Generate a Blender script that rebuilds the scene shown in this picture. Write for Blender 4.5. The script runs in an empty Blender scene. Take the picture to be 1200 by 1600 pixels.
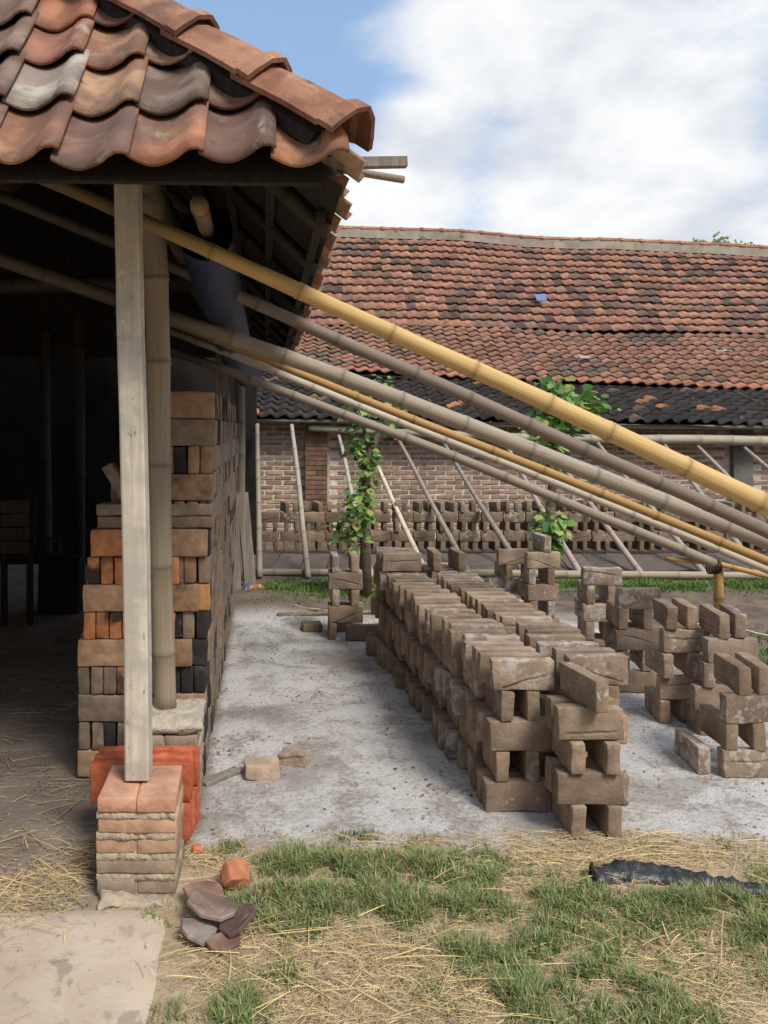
import bpy, math, random
import numpy as np
from mathutils import Vector, Matrix, Euler, noise as mnoise

# ------------------------------------------------------------------ camera
sc = bpy.context.scene
COL = sc.collection
F, VX, VY, CH = 1250.0, 415.0, 670.0, 1.53          # focal px, vanishing point, eye height (photo is 1200x1600)
cam_d = bpy.data.cameras.new('camera')
cam = bpy.data.objects.new('camera', cam_d); COL.objects.link(cam)
cam.location = (0, 0, CH); cam.rotation_euler = (math.radians(90), 0, 0)
cam_d.sensor_fit = 'VERTICAL'; cam_d.sensor_height = 24.0; cam_d.lens = F/1600*24.0
cam_d.shift_x = (600-VX)/1600; cam_d.shift_y = -(800-VY)/1600
cam_d.clip_start = 0.05; cam_d.clip_end = 2000
sc.camera = cam

# ------------------------------------------------------------------ light
SUN_EL, SUN_AZ = math.radians(50), math.radians(146)   # azimuth clockwise from +Y: behind the camera, to the right
sv = Vector((math.sin(SUN_AZ)*math.cos(SUN_EL), math.cos(SUN_AZ)*math.cos(SUN_EL), math.sin(SUN_EL)))
sl = bpy.data.lights.new('sun', 'SUN'); sl.energy = 2.0; sl.angle = math.radians(20); sl.color = (1.0, 0.93, 0.82)
so = bpy.data.objects.new('sun', sl); COL.objects.link(so)
so.rotation_euler = sv.to_track_quat('Z', 'Y').to_euler(); so.location = (3, -4, 12)
sc.view_settings.view_transform = 'Standard'; sc.view_settings.look = 'None'
sc.view_settings.exposure = 0.8; sc.view_settings.gamma = 1.0; sc.view_settings.use_curve_mapping = False
sc.cycles.max_bounces = 6; sc.cycles.diffuse_bounces = 4

# ------------------------------------------------------------------ node helper
class NT:
    def __init__(s, tree): s.t = tree; s.n = tree.nodes; s.l = tree.links
    def put(s, sock, v):
        if v is None: return
        if isinstance(v, bpy.types.NodeSocket): s.l.new(v, sock)
        elif isinstance(v, (tuple, list)):
            d = list(v)
            if sock.type == 'RGBA' and len(d) == 3: d.append(1)
            sock.default_value = d
        else:
            if sock.type in ('RGBA',): sock.default_value = (v, v, v, 1)
            elif sock.type == 'VECTOR': sock.default_value = (v, v, v)
            else: sock.default_value = v
    def node(s, typ, **props):
        nd = s.n.new(typ)
        for k, v in props.items(): setattr(nd, k, v)
        return nd
    def math(s, op, a, b=None, c=None, clamp=False):
        nd = s.node('ShaderNodeMath', operation=op, use_clamp=clamp)
        s.put(nd.inputs[0], a); s.put(nd.inputs[1], b); s.put(nd.inputs[2], c); return nd.outputs[0]
    def vmath(s, op, a, b=None):
        nd = s.node('ShaderNodeVectorMath', operation=op); s.put(nd.inputs[0], a); s.put(nd.inputs[1], b); return nd.outputs[0]
    def scale(s, a, k):
        nd = s.node('ShaderNodeVectorMath', operation='SCALE'); s.put(nd.inputs[0], a); s.put(nd.inputs['Scale'], k); return nd.outputs[0]
    def mix(s, f, a, b, mode='MIX'):
        nd = s.node('ShaderNodeMix', data_type='RGBA', blend_type=mode)
        s.put(nd.inputs[0], f); s.put(nd.inputs[6], a); s.put(nd.inputs[7], b); return nd.outputs[2]
    def noise(s, vec, scale, detail=4, rough=0.55, dist=0.0):
        nd = s.node('ShaderNodeTexNoise'); s.put(nd.inputs['Vector'], vec); s.put(nd.inputs['Scale'], scale)
        s.put(nd.inputs['Detail'], detail); s.put(nd.inputs['Roughness'], rough); s.put(nd.inputs['Distortion'], dist); return nd.outputs[0]
    def step(s, v, lo, hi, a=0.0, b=1.0):
        nd = s.node('ShaderNodeMapRange', interpolation_type='SMOOTHSTEP')
        s.put(nd.inputs[0], v); s.put(nd.inputs[1], lo); s.put(nd.inputs[2], hi); s.put(nd.inputs[3], a); s.put(nd.inputs[4], b); return nd.outputs[0]
    def xyz(s, v):
        nd = s.node('ShaderNodeSeparateXYZ'); s.put(nd.inputs[0], v); return nd.outputs
    def comb(s, x, y, z):
        nd = s.node('ShaderNodeCombineXYZ'); s.put(nd.inputs[0], x); s.put(nd.inputs[1], y); s.put(nd.inputs[2], z); return nd.outputs[0]
    def attr(s, name):
        return s.node('ShaderNodeAttribute', attribute_name=name)
    def bump(s, h, strength=0.5, dist=0.01, normal=None):
        nd = s.node('ShaderNodeBump'); s.put(nd.inputs['Strength'], strength); s.put(nd.inputs['Distance'], dist)
        s.put(nd.inputs['Height'], h); s.put(nd.inputs['Normal'], normal); return nd.outputs[0]

# ------------------------------------------------------------------ sky with broken cloud
world = bpy.data.worlds.new('World'); sc.world = world; world.use_nodes = True
wt = NT(world.node_tree); wt.n.clear()
sky = wt.node('ShaderNodeTexSky', sky_type='NISHITA'); sky.sun_disc = False
sky.sun_elevation = SUN_EL; sky.sun_rotation = SUN_AZ; sky.dust_density = 1.5; sky.air_density = 1.2
wdir = wt.node('ShaderNodeTexCoord').outputs['Generated']
wx = wt.xyz(wdir)
den = wt.math('ADD', wt.math('MAXIMUM', wx[2], 0.0), 0.32)
cp = wt.comb(wt.math('DIVIDE', wx[0], den), wt.math('DIVIDE', wx[1], den), 0.0)     # flat cloud layer, compressed to the horizon
big = wt.noise(wt.vmath('ADD', cp, (0.4, 5.2, 0)), 1.25, 3, 0.5, 0.15)
fine = wt.noise(wt.vmath('ADD', cp, (1.3, 4.1, 2.0)), 4.2, 9, 0.58, 0.25)
dens = wt.math('ADD', wt.math('MULTIPLY', big, 0.68), wt.math('MULTIPLY', fine, 0.36))
def blob(px, py, r0, r1, amt):       # one bank or gap of the cloud layer, by its bearing
    d = Vector((px-VX, F, VY-py)).normalized()
    nd = wt.node('ShaderNodeVectorMath', operation='DOT_PRODUCT'); wt.put(nd.inputs[0], wdir); nd.inputs[1].default_value = d
    return wt.step(nd.outputs['Value'], math.cos(math.radians(r1)), math.cos(math.radians(r0)), 0.0, amt)
for args in ((390, 50, 1, 13, -.25), (900, 90, 3, 18, .12), (790, 275, 1, 7, -.16), (560, 320, 1, 9, .10), (980, 320, 2, 10, .10), (600, 180, 1, 6, -.08), (1190, 235, 1, 6, -.06)):
    dens = wt.math('ADD', dens, blob(*args))
cmask = wt.step(dens, 0.42, 0.60)
shade = wt.step(wt.noise(wt.vmath('ADD', cp, (7.7, 1.9, 0.4)), 2.6, 7, 0.55, 0.2), 0.36, 0.62)
cloud = wt.mix(shade, (4.7, 5.0, 5.5), (6.7, 6.75, 6.8))
blue = wt.mix(0.45, sky.outputs[0], (2.9, 4.5, 7.0))
wcol = wt.mix(cmask, blue, cloud)
bg = wt.node('ShaderNodeBackground'); wt.put(bg.inputs[0], wcol); bg.inputs[1].default_value = 0.085
wo = wt.node('ShaderNodeOutputWorld'); wt.l.new(bg.outputs[0], wo.inputs[0])

# ------------------------------------------------------------------ object helpers
RNG = random.Random(11)
def U(a, b): return RNG.uniform(a, b)
def W(px, py, Y): return Vector(((px-VX)*Y/F, Y, CH-(py-VY)*Y/F))     # a photo point at a known distance
def G(px, py, z=0.0): return W(px, py, F*(CH-z)/(py-VY))              # a photo point lying on the ground
def wloc(o):
    v = Vector(o.location)
    while o.parent: o = o.parent; v += Vector(o.location)
    return v
def tag(o, label=None, cat=None, group=None, kind=None):
    if label: o['label'] = label
    if cat: o['category'] = cat
    if group: o['group'] = group
    if kind: o['kind'] = kind
    return o
def empty(name, loc, label=None, cat=None, group=None):
    o = bpy.data.objects.new(name, None); COL.objects.link(o); o.location = loc; o.empty_display_size = 0.1
    return tag(o, label, cat, group)
def link(name, me, parent=None, loc=(0, 0, 0), rot=(0, 0, 0), color=(1, 1, 1, 1), scale=None):
    o = bpy.data.objects.new(name, me); COL.objects.link(o)
    l = Vector(loc)
    if parent: o.parent = parent; l = l-wloc(parent)
    o.location = l; o.rotation_euler = rot; o.color = color
    if scale: o.scale = scale
    return o
def finish(me, mat, smooth, tint=None, uvw=None):
    if mat: me.materials.append(mat)
    nv = len(me.vertices)
    a = me.attributes.new('tint', 'FLOAT_COLOR', 'POINT')
    arr = np.ones((nv, 4), np.float32)
    if tint is not None: arr[:, :3] = np.asarray(tint, np.float32)
    a.data.foreach_set('color', arr.ravel())
    if uvw is not None:
        b = me.attributes.new('uvw', 'FLOAT_VECTOR', 'POINT'); b.data.foreach_set('vector', np.asarray(uvw, np.float32).ravel())
    if smooth: me.polygons.foreach_set('use_smooth', [True]*len(me.polygons))
    me.update()
    return me
class MB:
    def __init__(s): s.v = []; s.f = []; s.t = []; s.u = []
    def add(s, v, f, tint=(1, 1, 1), uvw=None):
        b = len(s.v); s.v += [tuple(p) for p in v]; s.f += [tuple(i+b for i in q) for q in f]
        if isinstance(tint[0], (int, float)): s.t += [tuple(tint)]*len(v)
        else: s.t += [tuple(q) for q in tint]
        s.u += uvw if uvw else [(p[0], p[1], p[2]) for p in v]
        return s
    def box(s, c, size, rz=0, jit=0.0, tint=(1, 1, 1), rot=None):
        hx, hy, hz = [k/2 for k in size]
        m = (rot or Euler((0, 0, rz))).to_matrix()
        vs = []
        for z in (-hz, hz):
            for x, y in ((-hx, -hy), (hx, -hy), (hx, hy), (-hx, hy)):
                p = Vector((x+U(-jit, jit), y+U(-jit, jit), z+U(-jit, jit)))
                vs.append(m @ p + Vector(c))
        return s.add(vs, [(3, 2, 1, 0), (4, 5, 6, 7), (0, 1, 5, 4), (1, 2, 6, 5), (2, 3, 7, 6), (3, 0, 4, 7)], tint)
    def tube(s, pts, rads, n=10, caps=True, tints=None):
        pts = [Vector(p) for p in pts]; up = Vector((0.13, 0.21, 1)); vs = []; uv = []; ti = []; d = 0.0
        for i, p in enumerate(pts):
            t = (pts[min(i+1, len(pts)-1)]-pts[max(i-1, 0)]).normalized()
            a = t.cross(up)
            if a.length < 0.05: a = t.cross(Vector((0, 1, 0)))
            a.normalize(); b = t.cross(a)
            if i: d += (p-pts[i-1]).length
            for k in range(n):
                th = 2*math.pi*k/n
                vs.append(p+(a*math.cos(th)+b*math.sin(th))*rads[i]); uv.append((math.cos(th)*0.3, math.sin(th)*0.3, d))
                ti.append(tints[i] if tints else (1, 1, 1))
        fs = []
        for i in range(len(pts)-1):
            for k in range(n):
                fs.append((i*n+k, i*n+(k+1) % n, (i+1)*n+(k+1) % n, (i+1)*n+k))
        if caps: fs.append(tuple(range(n-1, -1, -1))); fs.append(tuple((len(pts)-1)*n+k for k in range(n)))
        return s.add(vs, fs, ti, uv)
    def mesh(s, name, mat, smooth=False, origin=(0, 0, 0)):
        me = bpy.data.meshes.new(name); o = Vector(origin)
        me.from_pydata([(p[0]-o.x, p[1]-o.y, p[2]-o.z) for p in s.v], [], s.f)
        return finish(me, mat, smooth, s.t, s.u)
    def build(s, name, mat, parent=None, smooth=False, color=(1, 1, 1, 1), base=False):
        a = np.array(s.v); lo, hi = a.min(0), a.max(0); o = Vector((lo+hi)/2)
        if base: o.z = lo[2]
        return link(name, s.mesh(name, mat, smooth, o), parent, o, color=color)

def rounded_box(L, H, T, r, seed, nx=5, nz=3, ny=1, amp=0.004, bend=0.0):
    """brick standing on edge: L along x, T along y, H along z, worn corners and uneven faces"""
    def lines(h, n): return [-h] + [-(h-r)+2*(h-r)*i/n for i in range(n+1)] + [h]
    xs, ys, zs = lines(L/2, nx), lines(T/2, ny), lines(H/2, nz)
    idx = {}; vs = []; fs = []
    off = Vector((seed*3.1, seed*7.7, seed*1.3))
    def vid(i, j, k):
        if (i, j, k) in idx: return idx[(i, j, k)]
        p = Vector((xs[i], ys[j], zs[k]))
        c = Vector((max(-L/2+r, min(L/2-r, p.x)), max(-T/2+r, min(T/2-r, p.y)), max(-H/2+r, min(H/2-r, p.z))))
        d = p-c
        if d.length > 1e-9: p = c+d.normalized()*r
        nn = Vector(mnoise.noise_vector(p*9+off)); n2 = Vector(mnoise.noise_vector(p*32+off))
        p = p+nn*amp+n2*amp*0.75
        p.y += bend*((p.x/(L/2))**2-0.4)
        idx[(i, j, k)] = len(vs); vs.append(p); return idx[(i, j, k)]
    X, Y, Z = len(xs)-1, len(ys)-1, len(zs)-1
    for i in range(X):
        for k in range(Z):
            fs.append((vid(i, 0, k), vid(i+1, 0, k), vid(i+1, 0, k+1), vid(i, 0, k+1)))
            fs.append((vid(i, Y, k), vid(i, Y, k+1), vid(i+1, Y, k+1), vid(i+1, Y, k)))
        for j in range(Y):
            fs.append((vid(i, j, 0), vid(i, j+1, 0), vid(i+1, j+1, 0), vid(i+1, j, 0)))
            fs.append((vid(i, j, Z), vid(i+1, j, Z), vid(i+1, j+1, Z), vid(i, j+1, Z)))
    for j in range(Y):
        for k in range(Z):
            fs.append((vid(0, j, k), vid(0, j, k+1), vid(0, j+1, k+1), vid(0, j+1, k)))
            fs.append((vid(X, j, k), vid(X, j+1, k), vid(X, j+1, k+1), vid(X, j, k+1)))
    return vs, fs

# ------------------------------------------------------------------ materials
def material(name, rough=0.9):
    m = bpy.data.materials.new(name); m.use_nodes = True
    t = NT(m.node_tree); t.n.clear()
    t.b = t.node('ShaderNodeBsdfPrincipled'); t.b.inputs['Roughness'].default_value = rough
    t.b.inputs['Specular IOR Level'].default_value = 0.25
    o = t.node('ShaderNodeOutputMaterial'); t.l.new(t.b.outputs[0], o.inputs[0])
    return m, t
def out(t, color=None, normal=None, rough=None):
    t.put(t.b.inputs['Base Color'], color); t.put(t.b.inputs['Normal'], normal); t.put(t.b.inputs['Roughness'], rough)
def coords(t, k=37.0):
    oi = t.node('ShaderNodeObjectInfo'); tc = t.node('ShaderNodeTexCoord').outputs['Object']
    r = t.scale(t.comb(oi.outputs['Random'], t.math('MULTIPLY', oi.outputs['Random'], 7.13), t.math('MULTIPLY', oi.outputs['Random'], 3.7)), k)
    return oi, tc, t.vmath('ADD', tc, r)

def mat_raw_brick():
    m, t = material('unfired_clay', 0.95)
    oi, tc, v = coords(t)
    base = t.mix(1.0, oi.outputs['Color'], t.attr('tint').outputs['Color'], 'MULTIPLY')
    n1 = t.noise(v, 9, 5, 0.6); n2 = t.noise(v, 60, 4, 0.6); n3 = t.noise(v, 22, 6, 0.65, 0.4)
    c = t.mix(1.0, base, t.mix(t.step(n1, 0.3, 0.7), (0.72, 0.70, 0.68), (1.2, 1.2, 1.18)), 'MULTIPLY')
    c = t.mix(t.step(n2, 0.56, 0.72, 0, 0.4), c, (0.10, 0.075, 0.055))
    am = t.step(t.math('ADD', n3, oi.outputs['Alpha']), 0.94, 1.08, 0, 0.72)
    c = t.mix(am, c, (0.50, 0.47, 0.44))
    x = t.xyz(tc); rr = oi.outputs['Random']
    # the shallow drag crease left by the mould, one per face
    line = t.math('SUBTRACT', x[2], t.math('ADD', t.math('MULTIPLY', x[0], t.math('SUBTRACT', t.math('MULTIPLY', rr, 0.5), 0.08)),
                  t.math('ADD', t.math('MULTIPLY', t.noise(v, 7, 2), 0.03), t.math('SUBTRACT', t.math('MULTIPLY', t.math('FRACT', t.math('MULTIPLY', rr, 17.3)), 0.07), 0.062))))
    groove = t.math('MULTIPLY', t.step(t.math('ABSOLUTE', line), 0.0, 0.010, 1, 0), t.step(t.math('ABSOLUTE', x[0]), 0.06, 0.115, 1, 0))
    ledge = t.step(line, -0.012, 0.012)
    gr2 = t.math('GREATER_THAN', t.math('FRACT', t.math('MULTIPLY', rr, 41.7)), 0.4)
    groove = t.math('MULTIPLY', groove, gr2); ledge = t.math('MULTIPLY', ledge, gr2)
    h = t.math('ADD', t.math('ADD', t.math('MULTIPLY', n2, 0.6), t.math('MULTIPLY', n3, 0.5)), t.math('ADD', t.math('MULTIPLY', groove, -0.55), t.math('MULTIPLY', ledge, 0.4)))
    out(t, c, t.bump(h, 0.75, 0.008)); return m
def mat_burnt():
    m, t = material('burnt_clay', 0.92)
    oi, tc, v = coords(t)
    base = t.mix(1.0, oi.outputs['Color'], t.attr('tint').outputs['Color'], 'MULTIPLY')
    n1 = t.noise(v, 6, 3, 0.5, 0.3); n2 = t.noise(v, 55, 4, 0.6); n3 = t.noise(v, 18, 5, 0.6)
    c = t.mix(1.0, base, t.mix(t.step(n3, 0.3, 0.7), (0.75, 0.73, 0.7), (1.2, 1.15, 1.1)), 'MULTIPLY')
    x = t.xyz(tc)
    lean = t.math('MULTIPLY', x[2], t.math('SUBTRACT', t.math('MULTIPLY', oi.outputs['Random'], 6.0), 3.0))
    so_ = t.step(t.math('ADD', t.math('ADD', n1, lean), oi.outputs['Alpha']), 0.90, 1.05, 0, 0.93)
    c = t.mix(so_, c, (0.028, 0.026, 0.028))
    c = t.mix(t.step(n3, 0.6, 0.72, 0, 0.35), c, (0.42, 0.37, 0.31))
    out(t, c, t.bump(t.math('ADD', n2, n3), 0.6, 0.006)); return m
def mat_tint(name, rough=0.9, scale=8, lo=0.7, hi=1.2, bump=0.5, dist=0.006, spots=None, spotcov=0.6, fine=60, obj=True):
    m, t = material(name, rough)
    oi, tc, v = coords(t)
    base = t.mix(1.0, oi.outputs['Color'], t.attr('tint').outputs['Color'], 'MULTIPLY')
    n1 = t.noise(v, scale, 5, 0.6, 0.2); n2 = t.noise(v, fine, 4, 0.6)
    c = t.mix(1.0, base, t.mix(t.step(n1, 0.3, 0.7), (lo,)*3, (hi,)*3), 'MULTIPLY')
    if spots:
        n3 = t.noise(t.vmath('ADD', v, (5, 3, 9)), scale*1.7, 6, 0.62, 0.5)
        c = t.mix(t.step(n3, spotcov, spotcov+0.12, 0, 0.8), c, spots)
    out(t, c, t.bump(t.math('ADD', n2, n1), bump, dist)); return m
def mat_near_tile():
    m, t = material('weathered_terracotta', 0.8)
    oi, tc, v = coords(t)
    base = t.attr('tint').outputs['Color']
    n1 = t.noise(v, 5, 4, 0.55, 0.4); n2 = t.noise(v, 70, 4, 0.6); n3 = t.noise(v, 14, 6, 0.62, 0.3)
    c = t.mix(t.step(n1, 0.38, 0.62), t.mix(1.0, base, (0.55, 0.47, 0.46), 'MULTIPLY'), base)
    c = t.mix(t.step(t.math('ADD', n3, t.math('MULTIPLY', n1, 0.5)), 0.86, 1.0, 0, 0.75), c, (0.055, 0.045, 0.045))
    c = t.mix(t.step(t.noise(t.vmath('ADD', v, (3, 8, 1)), 8, 5, 0.6, 0.5), 0.58, 0.72, 0, 0.55), c, (0.46, 0.40, 0.33))
    wp = t.node('ShaderNodeNewGeometry').outputs['Position']
    c = t.mix(t.step(t.noise(wp, 3.1, 7, 0.62, 0.5), 0.5, 0.66, 0, 0.62), c, (0.085, 0.068, 0.06))
    c = t.mix(t.step(n2, 0.6, 0.7, 0, 0.4), c, (0.13, 0.09, 0.07))
    out(t, c, t.bump(t.math('ADD', n2, n3), 0.45, 0.005), t.step(n1, 0.3, 0.7, 0.62, 0.88)); return m
def mat_bamboo():
    m, t = material('bamboo_skin', 0.5)
    oi = t.node('ShaderNodeObjectInfo'); uv = t.attr('uvw').outputs['Vector']
    base = t.mix(1.0, oi.outputs['Color'], t.attr('tint').outputs['Color'], 'MULTIPLY')
    r = t.scale(t.comb(oi.outputs['Random'], oi.outputs['Random'], oi.outputs['Random']), 53.0)
    st = t.vmath('ADD', t.vmath('MULTIPLY', uv, (1, 1, 0.09)), r)
    n1 = t.noise(st, 26, 5, 0.65); n2 = t.noise(t.vmath('ADD', uv, r), 4.5, 5, 0.6, 0.3); n3 = t.noise(st, 90, 3, 0.6)
    c = t.mix(1.0, base, t.mix(t.step(n1, 0.32, 0.68), (.84, .83, .81), (1.1, 1.1, 1.09)), 'MULTIPLY')
    c = t.mix(t.step(t.math('ADD', n2, t.math('MULTIPLY', oi.outputs['Alpha'], 0.35)), 0.72, 0.92, 0, 0.6), c, (0.13, 0.11, 0.095))
    c = t.mix(t.step(n3, 0.62, 0.72, 0, 0.35), c, (0.08, 0.065, 0.05))
    out(t, c, t.bump(t.math('ADD', n1, n3), 0.35, 0.004), t.step(n2, 0.3, 0.7, 0.45, 0.75)); return m
def mat_wood(name, col, dark, rough=0.85):
    m, t = material(name, rough)
    oi, tc, v = coords(t)
    st = t.vmath('MULTIPLY', v, (1, 1, 0.06)); n1 = t.noise(st, 45, 5, 0.65, 0.3); n2 = t.noise(v, 7, 6, 0.62, 0.3); n3 = t.noise(v, 30, 5, 0.6)
    c = t.mix(t.step(n1, 0.35, 0.68), dark, col)
    c = t.mix(t.step(n2, 0.42, 0.60, 0, 0.7), c, (col[0]*.60, col[1]*.62, col[2]*.66))
    c = t.mix(t.step(t.noise(t.vmath('MULTIPLY', v, (1, 1, .35)), 70, 3, .5), .66, .72, 0, .7), c, tuple(k*.3 for k in col))
    c = t.mix(t.step(n3, 0.62, 0.72, 0, 0.6), c, tuple(min(1, k*1.25) for k in col))
    out(t, c, t.bump(t.math('ADD', n1, t.math('MULTIPLY', n3, 0.5)), 0.5, 0.004)); return m
def mat_ground():
    m, t = material('bare_earth', 0.97)
    p = t.node('ShaderNodeNewGeometry').outputs['Position']; x = t.xyz(p)
    nb = t.noise(p, 1.1, 5, 0.6, 0.2); nm = t.noise(p, 4.5, 6, 0.62, 0.3); nf = t.noise(p, 38, 6, 0.65); ng = t.noise(p, 150, 3, 0.6)
    wob = t.math('MULTIPLY', t.math('SUBTRACT', nm, 0.5), 0.55)
    X = t.math('ADD', x[0], wob); Y = t.math('ADD', x[1], wob)
    earth = t.mix(t.step(nm, 0.35, 0.65), (0.115, 0.088, 0.07), (0.20, 0.155, 0.12))
    c = earth
    # dry tan soil in the foreground
    tan = t.mix(t.step(nm, 0.3, 0.7), (0.34, 0.255, 0.165), (0.48, 0.38, 0.26))
    c = t.mix(t.step(Y, 3.15, 2.85), c, tan)
    # ash-covered drying floor
    ash = t.mix(t.step(t.math('ADD', t.math('MULTIPLY', nm, 0.55), t.math('MULTIPLY', nf, 0.45)), 0.38, 0.54), (0.30, 0.265, 0.24), (0.55, 0.54, 0.535))
    ash = t.mix(t.step(nb, 0.50, 0.66, 0, 0.75), ash, (0.30, 0.26, 0.23))
    za = t.math('MULTIPLY', t.math('MULTIPLY', t.step(Y, 2.82, 3.08), t.step(Y, 6.75, 6.35)), t.math('MULTIPLY', t.step(x[0], -0.30, -0.22), t.step(X, 3.1, 2.6)))
    ash = t.mix(t.step(t.noise(p, 2.2, 7, 0.65, 0.4), 0.5, 0.62, 0, 0.55), ash, (0.215, 0.18, 0.155))
    c = t.mix(za, c, ash)
    # trodden floor of the shed
    shed = t.mix(t.step(nm, 0.3, 0.7), (0.19, 0.155, 0.13), (0.30, 0.25, 0.21))
    c = t.mix(t.math('MULTIPLY', t.step(X, -0.25, -0.4), t.step(Y, 2.45, 2.75)), c, shed)
    c = t.mix(t.step(nf, 0.57, 0.72, 0, 0.32), c, (0.12, 0.095, 0.075))
    c = t.mix(t.step(ng, 0.62, 0.74, 0, 0.35), c, (0.45, 0.42, 0.38))
    h = t.math('ADD', t.math('MULTIPLY', nf, 0.8), t.math('ADD', t.math('MULTIPLY', ng, 0.3), t.math('MULTIPLY', nm, 0.8)))
    out(t, c, t.bump(h, 0.8, 0.02)); return m
def mat_slab():
    m, t = material('dusty_concrete', 0.93)
    p = t.node('ShaderNodeNewGeometry').outputs['Position']
    n1 = t.noise(p, 2.4, 6, 0.6, 0.3); n2 = t.noise(p, 14, 6, 0.65, 0.2); n3 = t.noise(p, 90, 4, 0.6)
    c = t.mix(t.step(n1, 0.3, 0.7), (0.42, 0.34, 0.26), (0.56, 0.475, 0.375))
    c = t.mix(t.step(n2, 0.54, 0.68, 0, 0.5), c, (0.27, 0.215, 0.165))
    c = t.mix(t.step(t.noise(p, 6, 7, 0.6, 0.8), 0.56, 0.63, 0, 0.6), c, (0.23, 0.185, 0.145))
    c = t.mix(t.step(n3, 0.6, 0.72, 0, 0.3), c, (0.2, 0.16, 0.13))
    out(t, c, t.bump(t.math('ADD', n2, t.math('MULTIPLY', n3, 0.4)), 0.4, 0.008)); return m
def mat_leaf(name, rough=0.6):
    m, t = material(name, rough)
    c = t.attr('tint').outputs['Color']
    out(t, c)
    tr = t.node('ShaderNodeBsdfTranslucent'); t.put(tr.inputs[0], c)
    mx = t.node('ShaderNodeMixShader'); mx.inputs[0].default_value = 0.3
    o = [n for n in t.n if n.type == 'OUTPUT_MATERIAL'][0]
    t.l.new(t.b.outputs[0], mx.inputs[1]); t.l.new(tr.outputs[0], mx.inputs[2]); t.l.new(mx.outputs[0], o.inputs[0]); return m
RAW, BURNT, TILE, BAM, GROUND, SLAB = mat_raw_brick(), mat_burnt(), mat_near_tile(), mat_bamboo(), mat_ground(), mat_slab()
FTILE = mat_tint('old_roof_clay', 0.85, 7, 0.72, 1.2, 0.5, 0.006, (0.05, 0.043, 0.04), 0.54)
WBRICK = mat_tint('wall_clay', 0.92, 11, 0.72, 1.2, 0.6, 0.006, (0.40, 0.35, 0.30), 0.62)
MORTAR = mat_tint('lime_mortar', 0.95, 16, 0.72, 1.12, 0.9, 0.012, (0.24, 0.2, 0.16), 0.62, 45)
CEMENT = mat_tint('grey_cement', 0.95, 2.5, 0.75, 1.15, 0.6, 0.01, (0.12, 0.115, 0.10), 0.58, 30)
POSTW = mat_wood('pale_timber', (0.62, 0.57, 0.48), (0.47, 0.425, 0.35))
DUSTY = mat_wood('dusty_board', (0.12, 0.105, 0.09), (0.07, 0.06, 0.05))
GREYW = mat_wood('grey_timber', (0.33, 0.29, 0.25), (0.17, 0.145, 0.12))
DARKW = mat_wood('sooty_timber', (.05, .041, .034), (.024, .02, .017))
LEAF = mat_leaf('green_leaf'); BLADE = mat_leaf('grass_blade', 0.7)
DAMP = mat_tint('damp_slab', 0.9, 9, 0.85, 1.15, 0.5, 0.006)
STRAWM = mat_tint('dry_straw', 0.7, 20, 0.8, 1.15, 0.1, 0.001)
CLODM = mat_tint('soil_crumb', 0.97, 30, 0.7, 1.2, 0.5, 0.004)
BARK = mat_tint('bark', 0.95, 22, 0.6, 1.25, 0.9, 0.01)
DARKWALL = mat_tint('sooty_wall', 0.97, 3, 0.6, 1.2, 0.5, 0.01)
def mat_plastic(name, col, rough, dust=(0.16, 0.15, 0.14)):
    m, t = material(name, rough); oi, tc, v = coords(t)
    n = t.noise(v, 12, 5, 0.6, 0.4); n2 = t.noise(v, 35, 5, 0.6)
    out(t, t.mix(t.step(n2, 0.5, 0.75, 0, 0.5), col, dust), t.bump(n, 0.8, 0.02)); t.b.inputs['Specular IOR Level'].default_value = 0.5; return m
NAVY = mat_plastic('navy_tarpaulin', (0.035, 0.045, 0.10), 0.5, (0.07, 0.085, 0.15))
BLACKP = mat_plastic('black_polythene', (0.02, 0.022, 0.026), 0.38)

# ------------------------------------------------------------------ ground
def ground_height(x, y):
    if y < -3: return 6.5*min(1, (-3-y)/5.0)**1.3*(1+.1*mnoise.noise(Vector((x*.3, y*.3, 0))))  # unseen bank behind the camera, added to block low sky light
    if x < -6 or x > 9 or y < -1 or y > 14: return 0.0
    k = 1.0
    h = 0.012*mnoise.noise(Vector((x*2.1, y*2.1, 0)))+0.006*mnoise.noise(Vector((x*7, y*7, 3)))
    if 2.9 < y < 6.6 and -0.3 < x < 2.6: k = 0.35
    # earth bank at the far end of the drying floor
    h2 = 0.10*math.exp(-((y-7.0)/0.5)**2)*math.exp(-((x+0.05)/0.45)**2)
    return h*k+h2
def build_ground():
    xs = np.unique(np.concatenate([[-400, -120, -40, -15, -8], np.arange(-6, 9.01, 0.07), [11, 15, 22, 40, 120, 400]]))
    ys = np.unique(np.concatenate([[-60, -20, -12, -8, -7, -6, -5, -4, -3, -2], np.arange(-1, 8.5, 0.06), np.arange(8.5, 14, 0.2), [16, 20, 30, 60, 150, 600, 1500]]))
    vs = [(x, y, ground_height(x, y)) for y in ys for x in xs]; n = len(xs)
    fs = [(j*n+i, j*n+i+1, (j+1)*n+i+1, (j+1)*n+i) for j in range(len(ys)-1) for i in range(n-1)]
    mb = MB(); mb.add(vs, fs)
    o = link('ground', mb.mesh('ground', GROUND, True)); tag(o, 'bare earth yard with pale ash covered drying floor', 'ground', kind='structure')
build_ground()
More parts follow.
